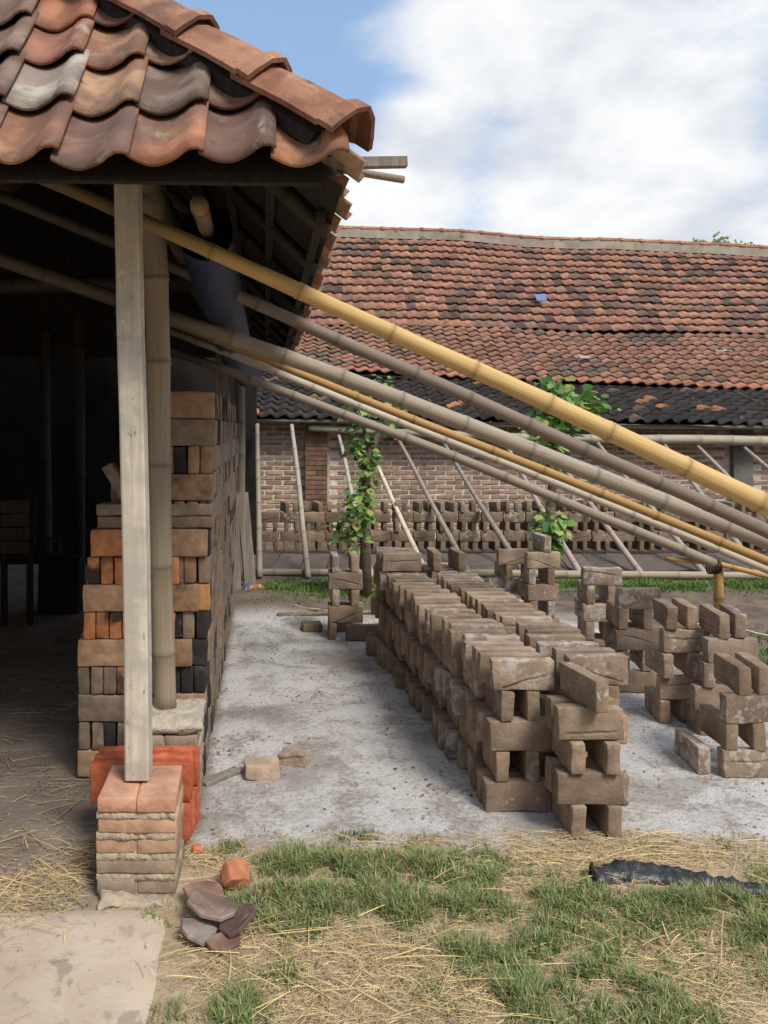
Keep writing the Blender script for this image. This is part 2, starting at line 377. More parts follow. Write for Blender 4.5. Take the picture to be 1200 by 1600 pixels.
def build_slab():
    mb = MB(); xs = np.arange(-3.2, -0.24, 0.07); ys = np.arange(0.6, 2.64, 0.06); vs = []; n = len(xs)
    for j, y in enumerate(ys):
        for i, x in enumerate(xs):
            xx, yy = x, y
            if i == n-1: xx += 0.02*mnoise.noise(Vector((0, y*5, 1)))+0.012*mnoise.noise(Vector((0, y*17, 1)))
            if j == len(ys)-1: yy += 0.08*mnoise.noise(Vector((x*4, 0, 2)))
            edge = (i == n-1 or j == len(ys)-1)
            vs.append((xx, yy, -0.03 if edge else 0.016+0.006*mnoise.noise(Vector((x*3, y*3, 5)))-(0.006 if (i == n-2) else 0)-max(0, (j-len(ys)+3))*.008*(1+mnoise.noise(Vector((x*5, 3, 1))))))
    fs = [(j*n+i, j*n+i+1, (j+1)*n+i+1, (j+1)*n+i) for j in range(len(ys)-1) for i in range(n-1)]
    mb.add(vs, fs); o = link('concrete_pavement', mb.mesh('concrete_pavement', SLAB, True)); tag(o, 'dusty concrete apron in front of the brick pier', 'pavement', kind='structure')
build_slab()

# ------------------------------------------------------------------ bricks: shared meshes
BL, BH, BT = 0.25, 0.119, 0.052
def variants(n, mat, L, H, T, r=0.006, amp=0.004, seed0=0, **k):
    res = []
    for i in range(n):
        mb = MB(); v, f = rounded_box(L*(1+U(-.02, .02)), H*(1+U(-.015, .005)), T*(1+U(-.05, .05)), r, seed0+i*1.7, amp=amp, bend=U(-.003, .003), **k)
        mb.add(v, f); res.append(mb.mesh('brick', mat, True))
    return res
RAWV = variants(16, RAW, BL, BH, BT, 0.0045, 0.0055)
RAWF = variants(6, RAW, BL, BH, BT, 0.007, 0.005, 40, nx=2, nz=1)
BURV = variants(10, BURNT, BL, BH, BT, 0.007, 0.004, 80)
def raw_col(ash=None, k=1.0):
    g = U(0.80, 1.16)*k*(.82 if RNG.random() < .12 else 1); a = U(0.25, 0.42) if ash is None else ash
    return (0.315*g*U(.96, 1.04), 0.237*g, 0.178*g*U(.94, 1.05), a)
def brick(parent, c, along, z, lib=None, color=None, rz=None, flat=False, tilt=0.0):
    """c: (x, y) centre; along 'x' shows its long face, 'y' its end; z: underside"""
    a = 0 if along == 'x' else math.pi/2
    a += (U(-.035, .035) if RNG.random() < .75 else U(-.10, .10)) if rz is None else rz
    if not flat and not tilt: tilt = U(-.012, .012)
    rot = (math.pi/2 if flat else 0, tilt, a)
    if RNG.random() < .5: rot = (rot[0], rot[1], rot[2]+math.pi)
    h = BT if flat else BH
    return link('brick', RNG.choice(lib or RAWV), parent, (c[0], c[1], z+h/2), rot, color or raw_col())
PZ = 0.121

# ------------------------------------------------------------------ the two drying rows
def row(name, label, xl, drift, y0, y1, pattern, group, cut=None, ashy=(0.2, 0.44), jitter=0.012):
    t = empty(name, (xl(y0)+BL/2, y0, 0), label, 'brick stack', group)
    for c, ch in enumerate(pattern):
        z = c*PZ+0.002
        y = y0
        if ch == 'S':
            k = 0
            while y < y1:
                x = xl(y)+BL/2+U(-jitter, jitter)*1.9
                patch = mnoise.noise(Vector((y*2.3, c*1.1, xl(y)*7)))
                ash = U(*ashy)+max(0, patch)*0.42*(1.0 if c == len(pattern)-1 else 0.6)
                if not (cut and cut(c, y)): brick(t, (x, y+BT/2), 'x', z, color=raw_col(ash))
                y += 0.084+U(0, 0.034)+(U(.01, .03) if RNG.random() < .15 else 0); k += 1
        else:
            while y < y1-0.1:
                for dx in (0.035+BT/2+U(-.012, .014), BL-0.035-BT/2+U(-.016, .012)):
                    ash = U(*ashy)+max(0, mnoise.noise(Vector((y*2, dx*9, c))))*0.4
                    brick(t, (xl(y)+dx, y+BL/2+U(-.008, .012)), 'y', z, color=raw_col(ash))
                y += BL+U(0.012, 0.03)
    return t
xA = lambda y: 0.893-0.070*(y-3.19)
xB = lambda y: 1.218-0.078*(y-3.25)
rowA = row('unfired_brick_row', 'long row of brown unfired bricks nearest the shed, five courses high', xA, 0, 3.19, 5.55, 'SHSHS', 'rows of drying unfired bricks')
for dy in (0, .075, .15, .22): brick(rowA, (xA(5.2)+BL/2+U(-.02, .02), 5.18+dy), 'x', 5*PZ+.003, color=raw_col())
rowB = row('unfired_brick_row', 'long row of ash whitened unfired bricks, right of the longest row', xB, 0, 3.25, 5.5, 'SHSHS', 'rows of drying unfired bricks', ashy=(0.24, 0.52))
for dx in (0.02, 0.17): brick(rowB, (xB(5.2)+dx+.03, 5.3), 'y', 5*PZ+.003, color=raw_col())
# the front end of the right row starts with two bricks end on
for c, ch in enumerate('HSHS'):
    z = c*PZ+.002
    if ch == 'H':
        for px in ((907, 962) if c == 0 else (906, 960)):
            brick(rowB, ((px-VX)*2.97/F, 2.97+BL/2), 'y', z, color=raw_col(0.30), rz=U(-.02, .02))
    else:
        brick(rowB, ((927-VX)*2.97/F, 2.99+BT/2), 'x', z, color=raw_col(0.2), rz=-0.01)
        brick(rowB, ((918-VX)*3.07/F-.01, 3.09+BT/2), 'x', z, color=raw_col(0.3), rz=0.02)
lb = link('unfired_brick', RAWV[3], None, ((912-VX)*3.04/F, 3.05, 4*PZ+.004+BH/2), (0, 0.0, math.radians(102)), raw_col(0.38))
tag(lb, 'single brown brick set crosswise on the front end of the right row', 'brick')

# ------------------------------------------------------------------ remnant stacks
def stack(label, spec, base, rz=0.0, z0=0.0, group='half cleared stacks of unfired bricks', lib=None):
    """spec: courses from the ground; each is a list of (along, dx, dy)"""
    t = empty('unfired_brick_stack', (base[0], base[1], z0), label, 'brick stack', group)
    m = Matrix.Rotation(rz, 3, 'Z')
    for c, items in enumerate(spec):
        for it in items:
            al, dx, dy = it[:3]; p = m @ Vector((dx, dy, 0)); extra = it[3] if len(it) > 3 else 0
            brick(t, (base[0]+p.x, base[1]+p.y), al, z0+c*PZ+.002, color=raw_col(U(.22, .52)), rz=rz+extra+U(-.05, .05), lib=lib)
    return t
S1 = [('x', 0, .03), ('x', .01, .14)]; S2 = [('x', 0, .03), ('x', -.01, .13), ('x', .01, .23)]
HH = [('y', -.07, .125), ('y', .07, .125)]
p = G(545, 1000); stack('small five course brick stack standing left of the long rows', [[('y', -.09, .12), ('x', .03, .26)], S1, HH, S1, HH, ][0:5], (p.x-.02, p.y), 0.02)
SS = [('x', 0, .03), ('x', .01, .2)]; S0 = [('x', 0, .03)]; HN = [('y', -.07, .125, -.10), ('y', .07, .125, -.10)]
p = G(850, 990); stack('brick stack with ash smeared sides behind the right row', [SS, HN+[('y', -.22, .12)], SS+[('x', -.2, .3)], HN+[('y', -.2, .3)], S0+[('x', -.16, .2)], [('y', .03, .12)]], (p.x, p.y), 0.06)
p = G(942, 1030); stack('brick stack with a plaster splashed top brick, fourth from the right edge', [SS, HN, SS, HN, S0], (p.x, p.y), -0.06)
p = G(1003, 1083); stack('neat brick stack capped by one clean long brick, grass strip behind', [S0, HN, SS, HN, [('x', .01, .03)]], (p.x-.02, p.y), 0.0)
p = G(1062, 1131); stack('narrow leaning brick stack topped by two bricks seen end on', [[('y', -.06, .12, -.1), ('y', .06, .14, -.1)], [('x', .03, .03)], [('y', -.06, .1, -.05), ('y', .08, .12, -.1)], [('x', .04, .03)], [('y', -.02, .11, -.12), ('y', .09, .13, -.16)]], (p.x, p.y), 0.0)
p = G(1130, 1150); stack('brick stack topped by two upright end on bricks near the bamboo rack', [[('y', -.10, .12, -.05), ('y', .07, .13, -.1)], [('x', -.03, .04)], [('y', -.07, .12, -.1), ('y', .09, .12, -.1)], [('x', .03, .03)], [('y', .0, .12, -.16), ('y', .095, .12, -.2)]], (p.x+.02, p.y), 0.0)
p = G(1165, 1217); stack('front brick stack cut by the right edge, four courses high', [[('x', .02, .03), ('y', -.16, .16, -.1)], [('y', -.06, .125, -.06), ('y', .07, .125, -.12)], [('x', .03, .03)], [('y', -.0, .12, -.08), ('y', .10, .13, -.12)]], (p.x+.01, p.y), 0.0)

# far stack in front of the brick wall
def far_stack():
    t = empty('unfired_brick_row', (3.0, 9.4, 0.1), 'long low pale row of drying bricks along the far brick wall', 'brick stack', 'rows of drying unfired bricks')
    for i in range(28):
        x0 = -0.35+i*0.262
        for c in range(5):
            z = 0.09+c*0.113
            if c % 2 == 0:
                if c == 4 and i in (1, 24): continue
                for dx in (0.065, 0.19):
                    link('brick', RNG.choice(RAWF), t, (x0+dx+U(-.012, .012), 9.42+BL/2+U(-.02, .02), z+BH/2), (0, U(-.02, .02)+(0.12 if c == 4 and RNG.random() < .25 else 0), math.pi/2+U(-.06, .06)+(U(-.25, .25) if c == 4 else 0)), raw_col(U(.2, .36), .72))
            else:
                link('brick', RNG.choice(RAWF), t, (x0+.128+U(-.008, .008), 9.42+BT/2+U(-.01, .01), z+BH/2), (0, 0, U(-.03, .03)), raw_col(U(.22, .46), .75))
far_stack()

# ------------------------------------------------------------------ ledge of dark slabs and the bamboo kerb before it
def ledge():
    t = empty('slab_ledge', (3, 8.6, 0), 'low ledge of dark overlapping slabs along the foot of the far brick row', 'ledge')
    for i in range(27):
        mb = MB(); x = -0.45+i*0.285
        mb.box((x+.14, 8.75+U(-.02, .02), 0.062+U(-.006, .006)), (0.275, 0.72, 0.03), jit=.006, rot=Euler((math.radians(5), U(-.02, .02), math.radians(-9)+U(-.02, .02))))
        g = U(.8, 1.25); mb.build('slab', DAMP, t, color=(0.115*g, 0.095*g, 0.082*g, 1))
ledge()
def bamboo(name, pts, r0, r1, color, label=None, parent=None, n=12, inter=0.32, cat='bamboo pole', group=None, bend=0.0, seg=None, ring=0.09, shade_tint=False):
    """pole through pts (2 or 3 points) with swollen joints"""
    P = [Vector(q) for q in pts]
    L = sum((P[i+1]-P[i]).length for i in range(len(P)-1))
    def at(s):
        d = s*L
        for i in range(len(P)-1):
            l = (P[i+1]-P[i]).length
            if d <= l or i == len(P)-2:
                q = P[i].lerp(P[i+1], d/l); break
            d -= l
        w = mnoise.noise_vector(Vector((s*L*.7, r0*91, P[0].x*3+P[0].z)))
        return q+Vector(w)*0.020*min(1, L/2)+Vector((0, 0, -bend*4*s*(1-s)))
    ss = []; d = U(0.05, inter)
    joints = []
    while d < L-.02:
        joints.append(d); d += inter*U(.72, 1.22)
    knots = [(0, 1, 1), (L, 1, 1)]
    for j in joints:
        knots += [(j-.018, 1, 1), (j-.006, 1+ring*U(.8, 1.3), .80), (j+.002, 1+ring*.3, .56), (j+.010, 1+ring*.8, .88), (j+.024, 1, 1.03)]
    prev = 0
    for j in joints+[L]:
        if j-prev > .1:
            for q in ((prev+j)/2-(j-prev)*.18, (prev+j)/2+(j-prev)*.18): knots.append((q, .975, 1.04))
        prev = j
    knots = sorted(k for k in knots if 0 <= k[0] <= L)
    mb = MB(); pts2 = []; rr = []; tt = []
    for d_, k, ti in knots:
        s = d_/L; pts2.append(at(s)); rr.append((r0+(r1-r0)*s)*k); q_ = pts2[-1]; sm = max(0, min(1, (-.12-q_.x)/.4)) if (shade_tint and q_.z > 1.7) else 0; ti *= 1-.72*sm; tt.append((ti, ti, ti*.97))   # interior shade painted into the tint, darker further into the shed
    mb.tube(pts2, rr, n, True, tt)
    o = mb.build(name, BAM, parent, True, color)
    if label: tag(o, label, cat, group)
    return o
bamboo('bamboo_kerb', [(-0.5, 8.32, .05), (1.15, 8.28, .045)], .038, .034, (.30, .26, .21, .3), 'bamboo kerb pole on the ground before the slab ledge, left half', cat='kerb pole', inter=.4)
bamboo('bamboo_kerb', [(1.2, 8.28, .045), (7.2, 7.9, .05)], .042, .036, (.36, .31, .23, .1), 'long pale bamboo kerb pole on the ground behind the half cleared stacks', cat='kerb pole', inter=.4)

# ------------------------------------------------------------------ long bamboo poles reaching out of the shed
def pole(a, b, Ya, Yb, ra, rb, color, label, ext=0.0, **k):
    A = W(a[0], a[1], Ya); B = W(b[0], b[1], Yb); d = B-A
    if ext: B = A+d*(1+ext)
    return bamboo('bamboo_pole', [A, B], ra, rb*(1+.2*ext), color, label, group='bamboo poles slanting out of the shed', shade_tint=True, **k)
def ground_ext(a, b, Ya, Yb):
    A = W(a[0], a[1], Ya); B = W(b[0], b[1], Yb); return (A.z-0.06)/(A.z-B.z)-1
def lean(a, b, Ya, Yb, *r, **k): return pole(a, b, Ya, Yb, *r, ext=ground_ext(a, b, Ya, Yb), **k)
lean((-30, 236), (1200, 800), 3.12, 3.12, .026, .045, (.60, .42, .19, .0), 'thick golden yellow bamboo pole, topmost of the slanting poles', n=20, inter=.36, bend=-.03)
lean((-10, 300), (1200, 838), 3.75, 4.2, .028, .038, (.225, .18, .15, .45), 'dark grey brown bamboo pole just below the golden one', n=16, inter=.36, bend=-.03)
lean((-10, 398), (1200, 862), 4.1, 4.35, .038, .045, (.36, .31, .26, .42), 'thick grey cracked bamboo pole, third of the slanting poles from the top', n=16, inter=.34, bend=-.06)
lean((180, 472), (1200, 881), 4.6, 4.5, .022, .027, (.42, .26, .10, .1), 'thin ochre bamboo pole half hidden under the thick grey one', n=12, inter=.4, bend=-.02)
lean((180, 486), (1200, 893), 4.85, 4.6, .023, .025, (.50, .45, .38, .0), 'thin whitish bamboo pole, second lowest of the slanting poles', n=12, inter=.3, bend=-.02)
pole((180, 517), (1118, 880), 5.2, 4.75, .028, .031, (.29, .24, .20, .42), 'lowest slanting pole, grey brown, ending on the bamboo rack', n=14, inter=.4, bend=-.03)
def rack():
    b = W(1126, 1010, 4.82); b.z = 0
    t = empty('bamboo_rack', b, 'small bamboo rack with one upright carrying the slanting poles', 'rack')
    bamboo('upright', [(b.x, b.y, -.02), (b.x-.012, b.y, W(1124, 884, 4.82).z)], .030, .028, (.46, .31, .15, 0), parent=t, inter=.3)
    bamboo('crossbar', [W(1040, 874, 4.78), W(1120, 882, 4.78), W(1330, 934, 4.62)], .013, .020, (.48, .29, .13, 0), parent=t, inter=.25)
    b2 = W(1325, 1010, 4.6); bamboo('upright', [(b2.x, b2.y+.05, -.02), (b2.x, b2.y+.04, W(1325, 925, 4.62).z)], .030, .028, (.46, .31, .15, 0), parent=t, inter=.3)
    mb = MB(); c = W(1115, 882, 4.78)
    for k in range(3):
        pts = [c+Vector((-.02+k*.016+.006*math.cos(a*2), .055*math.cos(a), .045*math.sin(a)-.008)) for a in [i*math.pi/8 for i in range(17)]]
        mb.tube(pts, [.006]*17, 6, False)
    mb.build('lashing', CLODM, t, True, (.06, .045, .03, 1))
rack()

# ------------------------------------------------------------------ props leaning on the far rail
props = [(405, 893, 402, 662), (481, 908, 456, 664), (580, 904, 528, 680), (669, 906, 574, 690), (737, 890, 620, 682), (822, 888, 688, 684), (908, 900, 784, 684), (1004, 906, 848, 686), (1105, 912, 930, 688), (1190, 920, 1036, 692), (1290, 925, 1087, 694), (1400, 930, 1160, 697)]
ordn = ['leftmost', 'second', 'third', 'fourth', 'fifth', 'sixth', 'seventh', 'eighth', 'ninth', 'tenth', 'eleventh', 'twelfth']
pc = [(.34, .30, .26, .1), (.40, .36, .31, .1), (.42, .38, .34, .1), (.62, .54, .44, -.3), (.30, .25, .21, .2), (.27, .23, .20, .2)]
for i, (bx, by, tx, ty) in enumerate(props):
    b = W(bx, by, 8.15); b.z = 0.02
    tp = W(tx, ty, 10.95 if i > 0 else 8.6)
    if i == 0: tp = W(tx, ty, 8.9)
    if i == 1: tp = W(tx, ty, 9.6)
    desc = 'pale thin prop pole' if i in (1, 3) else 'grey thin prop pole'
    bamboo('prop_pole', [b, tp], .033 if i != 3 else .030, .024, pc[i] if i < 6 else (.36*U(.85, 1.15), .31, .28, .1), desc+(' leaning before the far brick wall, ' + (ordn[i] if i == 0 else ordn[i]+' from the left')), group='prop poles before the far wall', n=8, inter=.3, bend=U(-.03, .03), cat='prop pole')
bamboo('bamboo_rail', [W(482, 668, 10.9), W(780, 682, 10.9), W(1260, 690, 10.9)], .045, .075, (.42, .38, .32, .0), 'horizontal pale bamboo rail under the dark eave of the long building', cat='rail', n=12, inter=.5)

# ------------------------------------------------------------------ long building at the back
def tile_geo(o, ux, us, un, w, l, amp, th, nu=6, lift=0.02):
    """one S tile: o = lower left corner, ux across, us up the slope, un out"""
    vs = []; fs = []
    for j, (s, dz) in enumerate(((0, lift), (l, 0))):
        for i in range(nu+1):
            u = i/nu; z = -math.sin(2*math.pi*(u*.93+.0))*amp
            vs.append(o+ux*(u*w)+us*s+un*(z+dz))
    for i in range(nu+1):
        u = i/nu; z = -math.sin(2*math.pi*(u*.93))*amp
        vs.append(o+ux*(u*w)+us*.006+un*(z+lift-th))
    n = nu+1
    for i in range(nu):
        fs.append((i, i+1, n+i+1, n+i)); fs.append((2*n+i, 2*n+i+1, i+1, i))
    vs += [o+ux*w+us*l+un*(-math.sin(2*math.pi*.93)*amp-th)]
    fs.append((nu, 2*n+nu, 3*n, n+nu))
    return vs, fs
def lerp(a, b, t): return a+(b-a)*t
def building():
    t = empty('brick_building', (4, 12.3, 0), 'long brick building with sagging red tiled roof behind the yard', 'building')
    # wall
    wy = 11.15
    mb = MB(); mb.box((4.5, wy+.14, .82), (17, .22, 1.66)); wall = mb.build('wall', MORTAR, t, color=(.72, .66, .58, 1))
    rest = MB(); cnt = 0
    for c in range(24):
        z = .02+c*.067
        x = -3.9+(0.13 if c % 2 else 0)
        while x < 12.6:
            L = .226+U(-.012, .012)
            if not ((0.56 < x+.12 < 0.92) or (6.38 < x+.12 < 6.85)):
                g = U(.72, 1.22); tint = (.40*g*U(.92, 1.08), .27*g, .20*g)
                vis = (0.9 < x < 6.5 and .38 < z < 1.36 and cnt < 300)
                m = MB() if vis else rest
                m.box((x+L/2, wy+.044+U(-.004, .004), z+.026), (L, .05, .043+U(-.004, .003)), jit=.004, tint=tint, rz=U(-.01, .01))
                if vis: m.build('brick', WBRICK, wall); cnt += 1
            x += .252
    o = rest.build('bricks', WBRICK, wall); tag(o, kind='stuff')
    # pilasters
    mb = MB(); mb.box((.70, wy-.02, .85), (.30, .16, 1.7)); pl = mb.build('brick_pilaster', MORTAR, t, color=(.36, .30, .25, 1))
    for c in range(22):
        for k in (range(2) if c % 2 else range(1)):
            m = MB(); g = U(.75, 1.1); wdt = .30 if c % 2 == 0 else .145
            m.box((.70+(0 if c % 2 == 0 else (k-.5)*.152), wy-.095, .02+c*.067+.03), (wdt, .04, .056), jit=.004, tint=(.25*g, .15*g, .10*g)); m.build('brick', WBRICK, pl)
    mb = MB(); mb.box((.875, wy-.0, .85), (.035, .06, 1.7)); mb.build('plaster_strip', MORTAR, t, color=(.55, .50, .44, 1))
    mb = MB(); mb.box((6.62, wy-.01, .85), (.27, .12, 1.7)); mb.build('concrete_pillar', CEMENT, t, color=(.20, .19, .17, 1))
    mb = MB(); mb.box((4.3, wy+.03, .30), (.05, .05, .9), jit=.003); mb.build('plaster_strip', MORTAR, t, color=(.5, .45, .39, 1))
    # roof planes: corner points given at the left and right ends
    def slope(part, yl0, yr0, yl1, yr1, Y0, Y1, rows, pitch, xl, xr, colfn, amp, indiv=0, name='roof_tile', lift=.03):
        # eave line / top line as heights at px 460 and 1200
        def pt(X, s):
            Y = lerp(Y0, Y1, s)
            zl0 = W(460, yl0, Y0).z; zr0 = W(1200, yr0, Y0).z; xl0 = W(460, 0, Y0).x; xr0 = W(1200, 0, Y0).x
            zl1 = W(460, yl1, Y1).z; zr1 = W(1200, yr1, Y1).z; xl1 = W(460, 0, Y1).x; xr1 = W(1200, 0, Y1).x
            a = lerp(zl0, zr0, (X-xl0)/(xr0-xl0)); b = lerp(zl1, zr1, (X-xl1)/(xr1-xl1))
            sag = .05*mnoise.noise(Vector((X*.5, s*1.7, Y0)))+.015*mnoise.noise(Vector((X*1.7, s*4, Y0)))
            return Vector((X, Y, lerp(a, b, s)+sag))
        vs = []; N = 40
        for j in range(5):
            for i in range(N+1): vs.append(pt(lerp(xl-.1, xr+.1, i/N), j/4)+Vector((0, 0, -.05)))
        mb = MB(); mb.add(vs, [(j*(N+1)+i, j*(N+1)+i+1, (j+1)*(N+1)+i+1, (j+1)*(N+1)+i) for j in range(4) for i in range(N)])
        sheet = mb.build(part, DARKW, t)
        rest = MB(); n = 0; cols = int((xr-xl)/pitch)
        for r in range(rows):
            s0 = r/rows; s1 = (r+1.18)/rows
            for c in range(cols):
                X = xl+c*pitch+U(-.008, .008)+(r*.013)
                a = pt(X, s0); b = pt(X+pitch*1.06, s0); e = pt(X, min(s1, 1.03))
                ux = (b-a).normalized(); us = e-a; l = us.length; us.normalize(); un = ux.cross(us).normalized()
                a += us*U(-.012, .012)+un*U(0, .008)
                v, f = tile_geo(a, ux, us, un, pitch*1.04, l, amp, .028, 6, lift)
                tint = colfn(X, r, rows)
                vis = n < indiv and W(470, 0, a.y).x < X < W(1200, 0, a.y).x and (rows-1-r) % 1 == 0
                m = MB() if vis else rest
                m.add(v, f, tint)
                if vis: m.build(name, FTILE, sheet, True); n += 1
        o = rest.build(name+'s', FTILE, sheet, True); tag(o, kind='stuff')
        return pt
    def jit(c, k=.15):
        g = U(1-k, 1+k); return (c[0]*g, c[1]*g*U(.94, 1.06), c[2]*g*U(.92, 1.08))
    def c_up(X, r, rows):
        d = mnoise.noise(Vector((X*1.3, r*.7, 3)))*.5+mnoise.noise(Vector((X*.35, r*.3, 9)))*.45+U(-.55, .55)
        if d > .30: return jit((.15, .105, .088), .3)
        if d > .04: return jit((.24, .142, .108), .25)
        return jit((.35, .18, .125), .16)
    def c_mid(X, r, rows):
        d = mnoise.noise(Vector((X*.7, r*.35, 13)))+U(-.5, .5)
        if r == 0: return jit((.36, .17, .11))
        if d > .46: return jit((.15, .11, .09), .25)
        return jit((.285, .155, .11), .2)
    def c_low(X, r, rows):
        q = RNG.random()
        d = mnoise.noise(Vector((X*.8, r*.8, 23)))
        if q < .05+max(0, d)*.18: return jit((.36, .16, .09), .2)
        if q < .12: return jit((.14, .1, .085), .2)
        return jit((.035, .031, .030), .25)
    pu = slope('upper_roof', 507, 524, 368, 402, 14.5, 16.5, 12, .195, -2.5, 12.2, c_up, .015, 300, lift=.055)
    slope('lower_roof', 580, 608, 509, 526, 12.5, 14.46, 11, .205, -2.5, 11.5, c_mid, .022, 0, lift=.045)
    slope('lean_to_roof', 652, 664, 584, 612, 10.8, 12.6, 9, .20, -1.5, 10.5, c_low, .028, 120, lift=.035)
    # cemented ridge with caps
    prev = None; xs = np.arange(-2.5, 12.3, .41); mb = MB(); rb = pu
    for i in range(len(xs)-1):
        a = pu(xs[i], 1.0)+Vector((0, .05, .10)); b = pu(xs[i+1], 1.0)+Vector((0, .05, .10))
        mb.box((a+b)/2+Vector((0, 0, 0)), ((b-a).length+.02, .20, .19), jit=.006, rot=Euler((0, -math.atan2(b.z-a.z, b.x-a.x), 0)))
    ridge = mb.build('ridge', CEMENT, t, color=(.36, .31, .25, 1))
    for i in range(len(xs)-1):
        a = pu(xs[i], 1.0)+Vector((0, .05, .19)); b = pu(xs[i+1], 1.0)+Vector((0, .05, .19)); m = MB()
        d = (b-a); n = 8; vs = []; fs = []
        for j, (q, k) in enumerate(((0, .115), (.86, .108), (.87, .125), (1.06, .125))):
            for kk in range(n+1):
                th = math.pi*kk/n; vs.append(a+d*q+Vector((0, math.cos(th)*k, math.sin(th)*k*.62)))
        for j in range(3):
            for kk in range(n): fs.append((j*(n+1)+kk, j*(n+1)+kk+1, (j+1)*(n+1)+kk+1, (j+1)*(n+1)+kk))
        m.add(vs, fs, jit((.42, .19, .11), .12)); m.build('ridge_tile', FTILE, ridge, True)
    # glass / odd patches in the roof
    def patch(name, px, py, Y, w, h, col, rx):
        m = MB(); c = W(px, py, Y); m.box((0, 0, 0), (w, h, .012)); o = m.build(name, CEMENT, t, color=col); o.location = c-wloc(t); o.rotation_euler = (math.radians(rx), 0, 0)
    patch('blue_tile', 845, 465, 15.0, .19, .2, (.14, .22, .42, 1), 46)
    patch('pale_patch', 1130, 547, 13.75, .30, .10, (.36, .37, .38, 1), 28)
    patch('pale_patch', 913, 558, 13.2, .16, .1, (.36, .37, .38, 1), 28)
    patch('pale_patch', 772, 589, 12.44, .36, .08, (.32, .33, .33, 1), 20)
    # eave board and dark back wall above the brickwork, side walls
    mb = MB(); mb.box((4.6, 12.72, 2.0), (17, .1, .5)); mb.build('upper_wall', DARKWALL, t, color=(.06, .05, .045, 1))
    bamboo('eave_pole', [W(380, 656, 10.85), W(800, 664, 10.85), W(1280, 668, 10.85)], .03, .035, (.22, .19, .17, .3), parent=t, inter=.6, n=8)
    mb = MB(); mb.box((5.0, 18.6, 2.2), (15, .2, 4.4)); mb.build('back_wall', DARKWALL, t, color=(.3, .22, .17, 1))
    for x in np.arange(-1.2, 10.5, .85):
        bamboo('rafter', [(x, 10.85, W(0, 664, 10.85).z+.02), (x, 12.5, W(0, 606, 12.5).z-.06)], .03, .03, (.08, .065, .05, .3), parent=t, inter=.6, n=6)
    vs = [pu(-2.5, 1.0)+Vector((0, .1, .1)), pu(12.2, 1.0)+Vector((0, .1, .1)), Vector((12.2, 18.8, 3.6)), Vector((-2.5, 18.8, 3.6))]
    mb = MB(); mb.add(vs, [(0, 1, 2, 3)]); mb.build('rear_roof', FTILE, t, color=(.3, .15, .1, 1))
building()

# ------------------------------------------------------------------ the shed on the left
EX, EY, EZ = 0.245, 2.30, 2.275          # eave corner
TF, HM = 1.30, 1.42; TS = TF/HM            # rise of the front slope, plan run of the hip, rise of the side slope
def big_tile(o, ux, us, un, w, l, amp, th, tint, lift=.022, nu=12, ns=4, r=0.0, inward=0.0):
    vs = []; fs = []
    def prof(u): return -amp*math.sin(math.pi*u/.66) if u < .66 else amp*1.05*math.sin(math.pi*(u-.66)/.42)
    for lay in (0, 1):
        for j in range(ns+1):
            s = j/ns
            for i in range(nu+1):
                u = i/nu
                edge = .010*math.sin(math.pi*u)*(1 if j == 0 else 0)
                p = o+ux*((u-.0)*w)+us*(s*l-edge)+un*(prof(u)+lift*(1-s)-lay*th+.002*mnoise.noise(Vector((u*3+r, s*2, r))))
                vs.append(p)
    n = nu+1; N = n*(ns+1)
    for j in range(ns):
        for i in range(nu):
            a = j*n+i; fs.append((a, a+1, a+n+1, a+n)); fs.append((N+a, N+a+n, N+a+n+1, N+a+1))
    for i in range(nu): fs.append((N+i, N+i+1, i+1, i)); a = ns*n+i; fs.append((a, a+1, N+a+1, N+a))
    for j in range(ns):
        a = j*n; fs.append((a, a+n, N+a+n, N+a)); a = j*n+nu; fs.append((a+n, a, N+a, N+a+n))
    return vs, fs
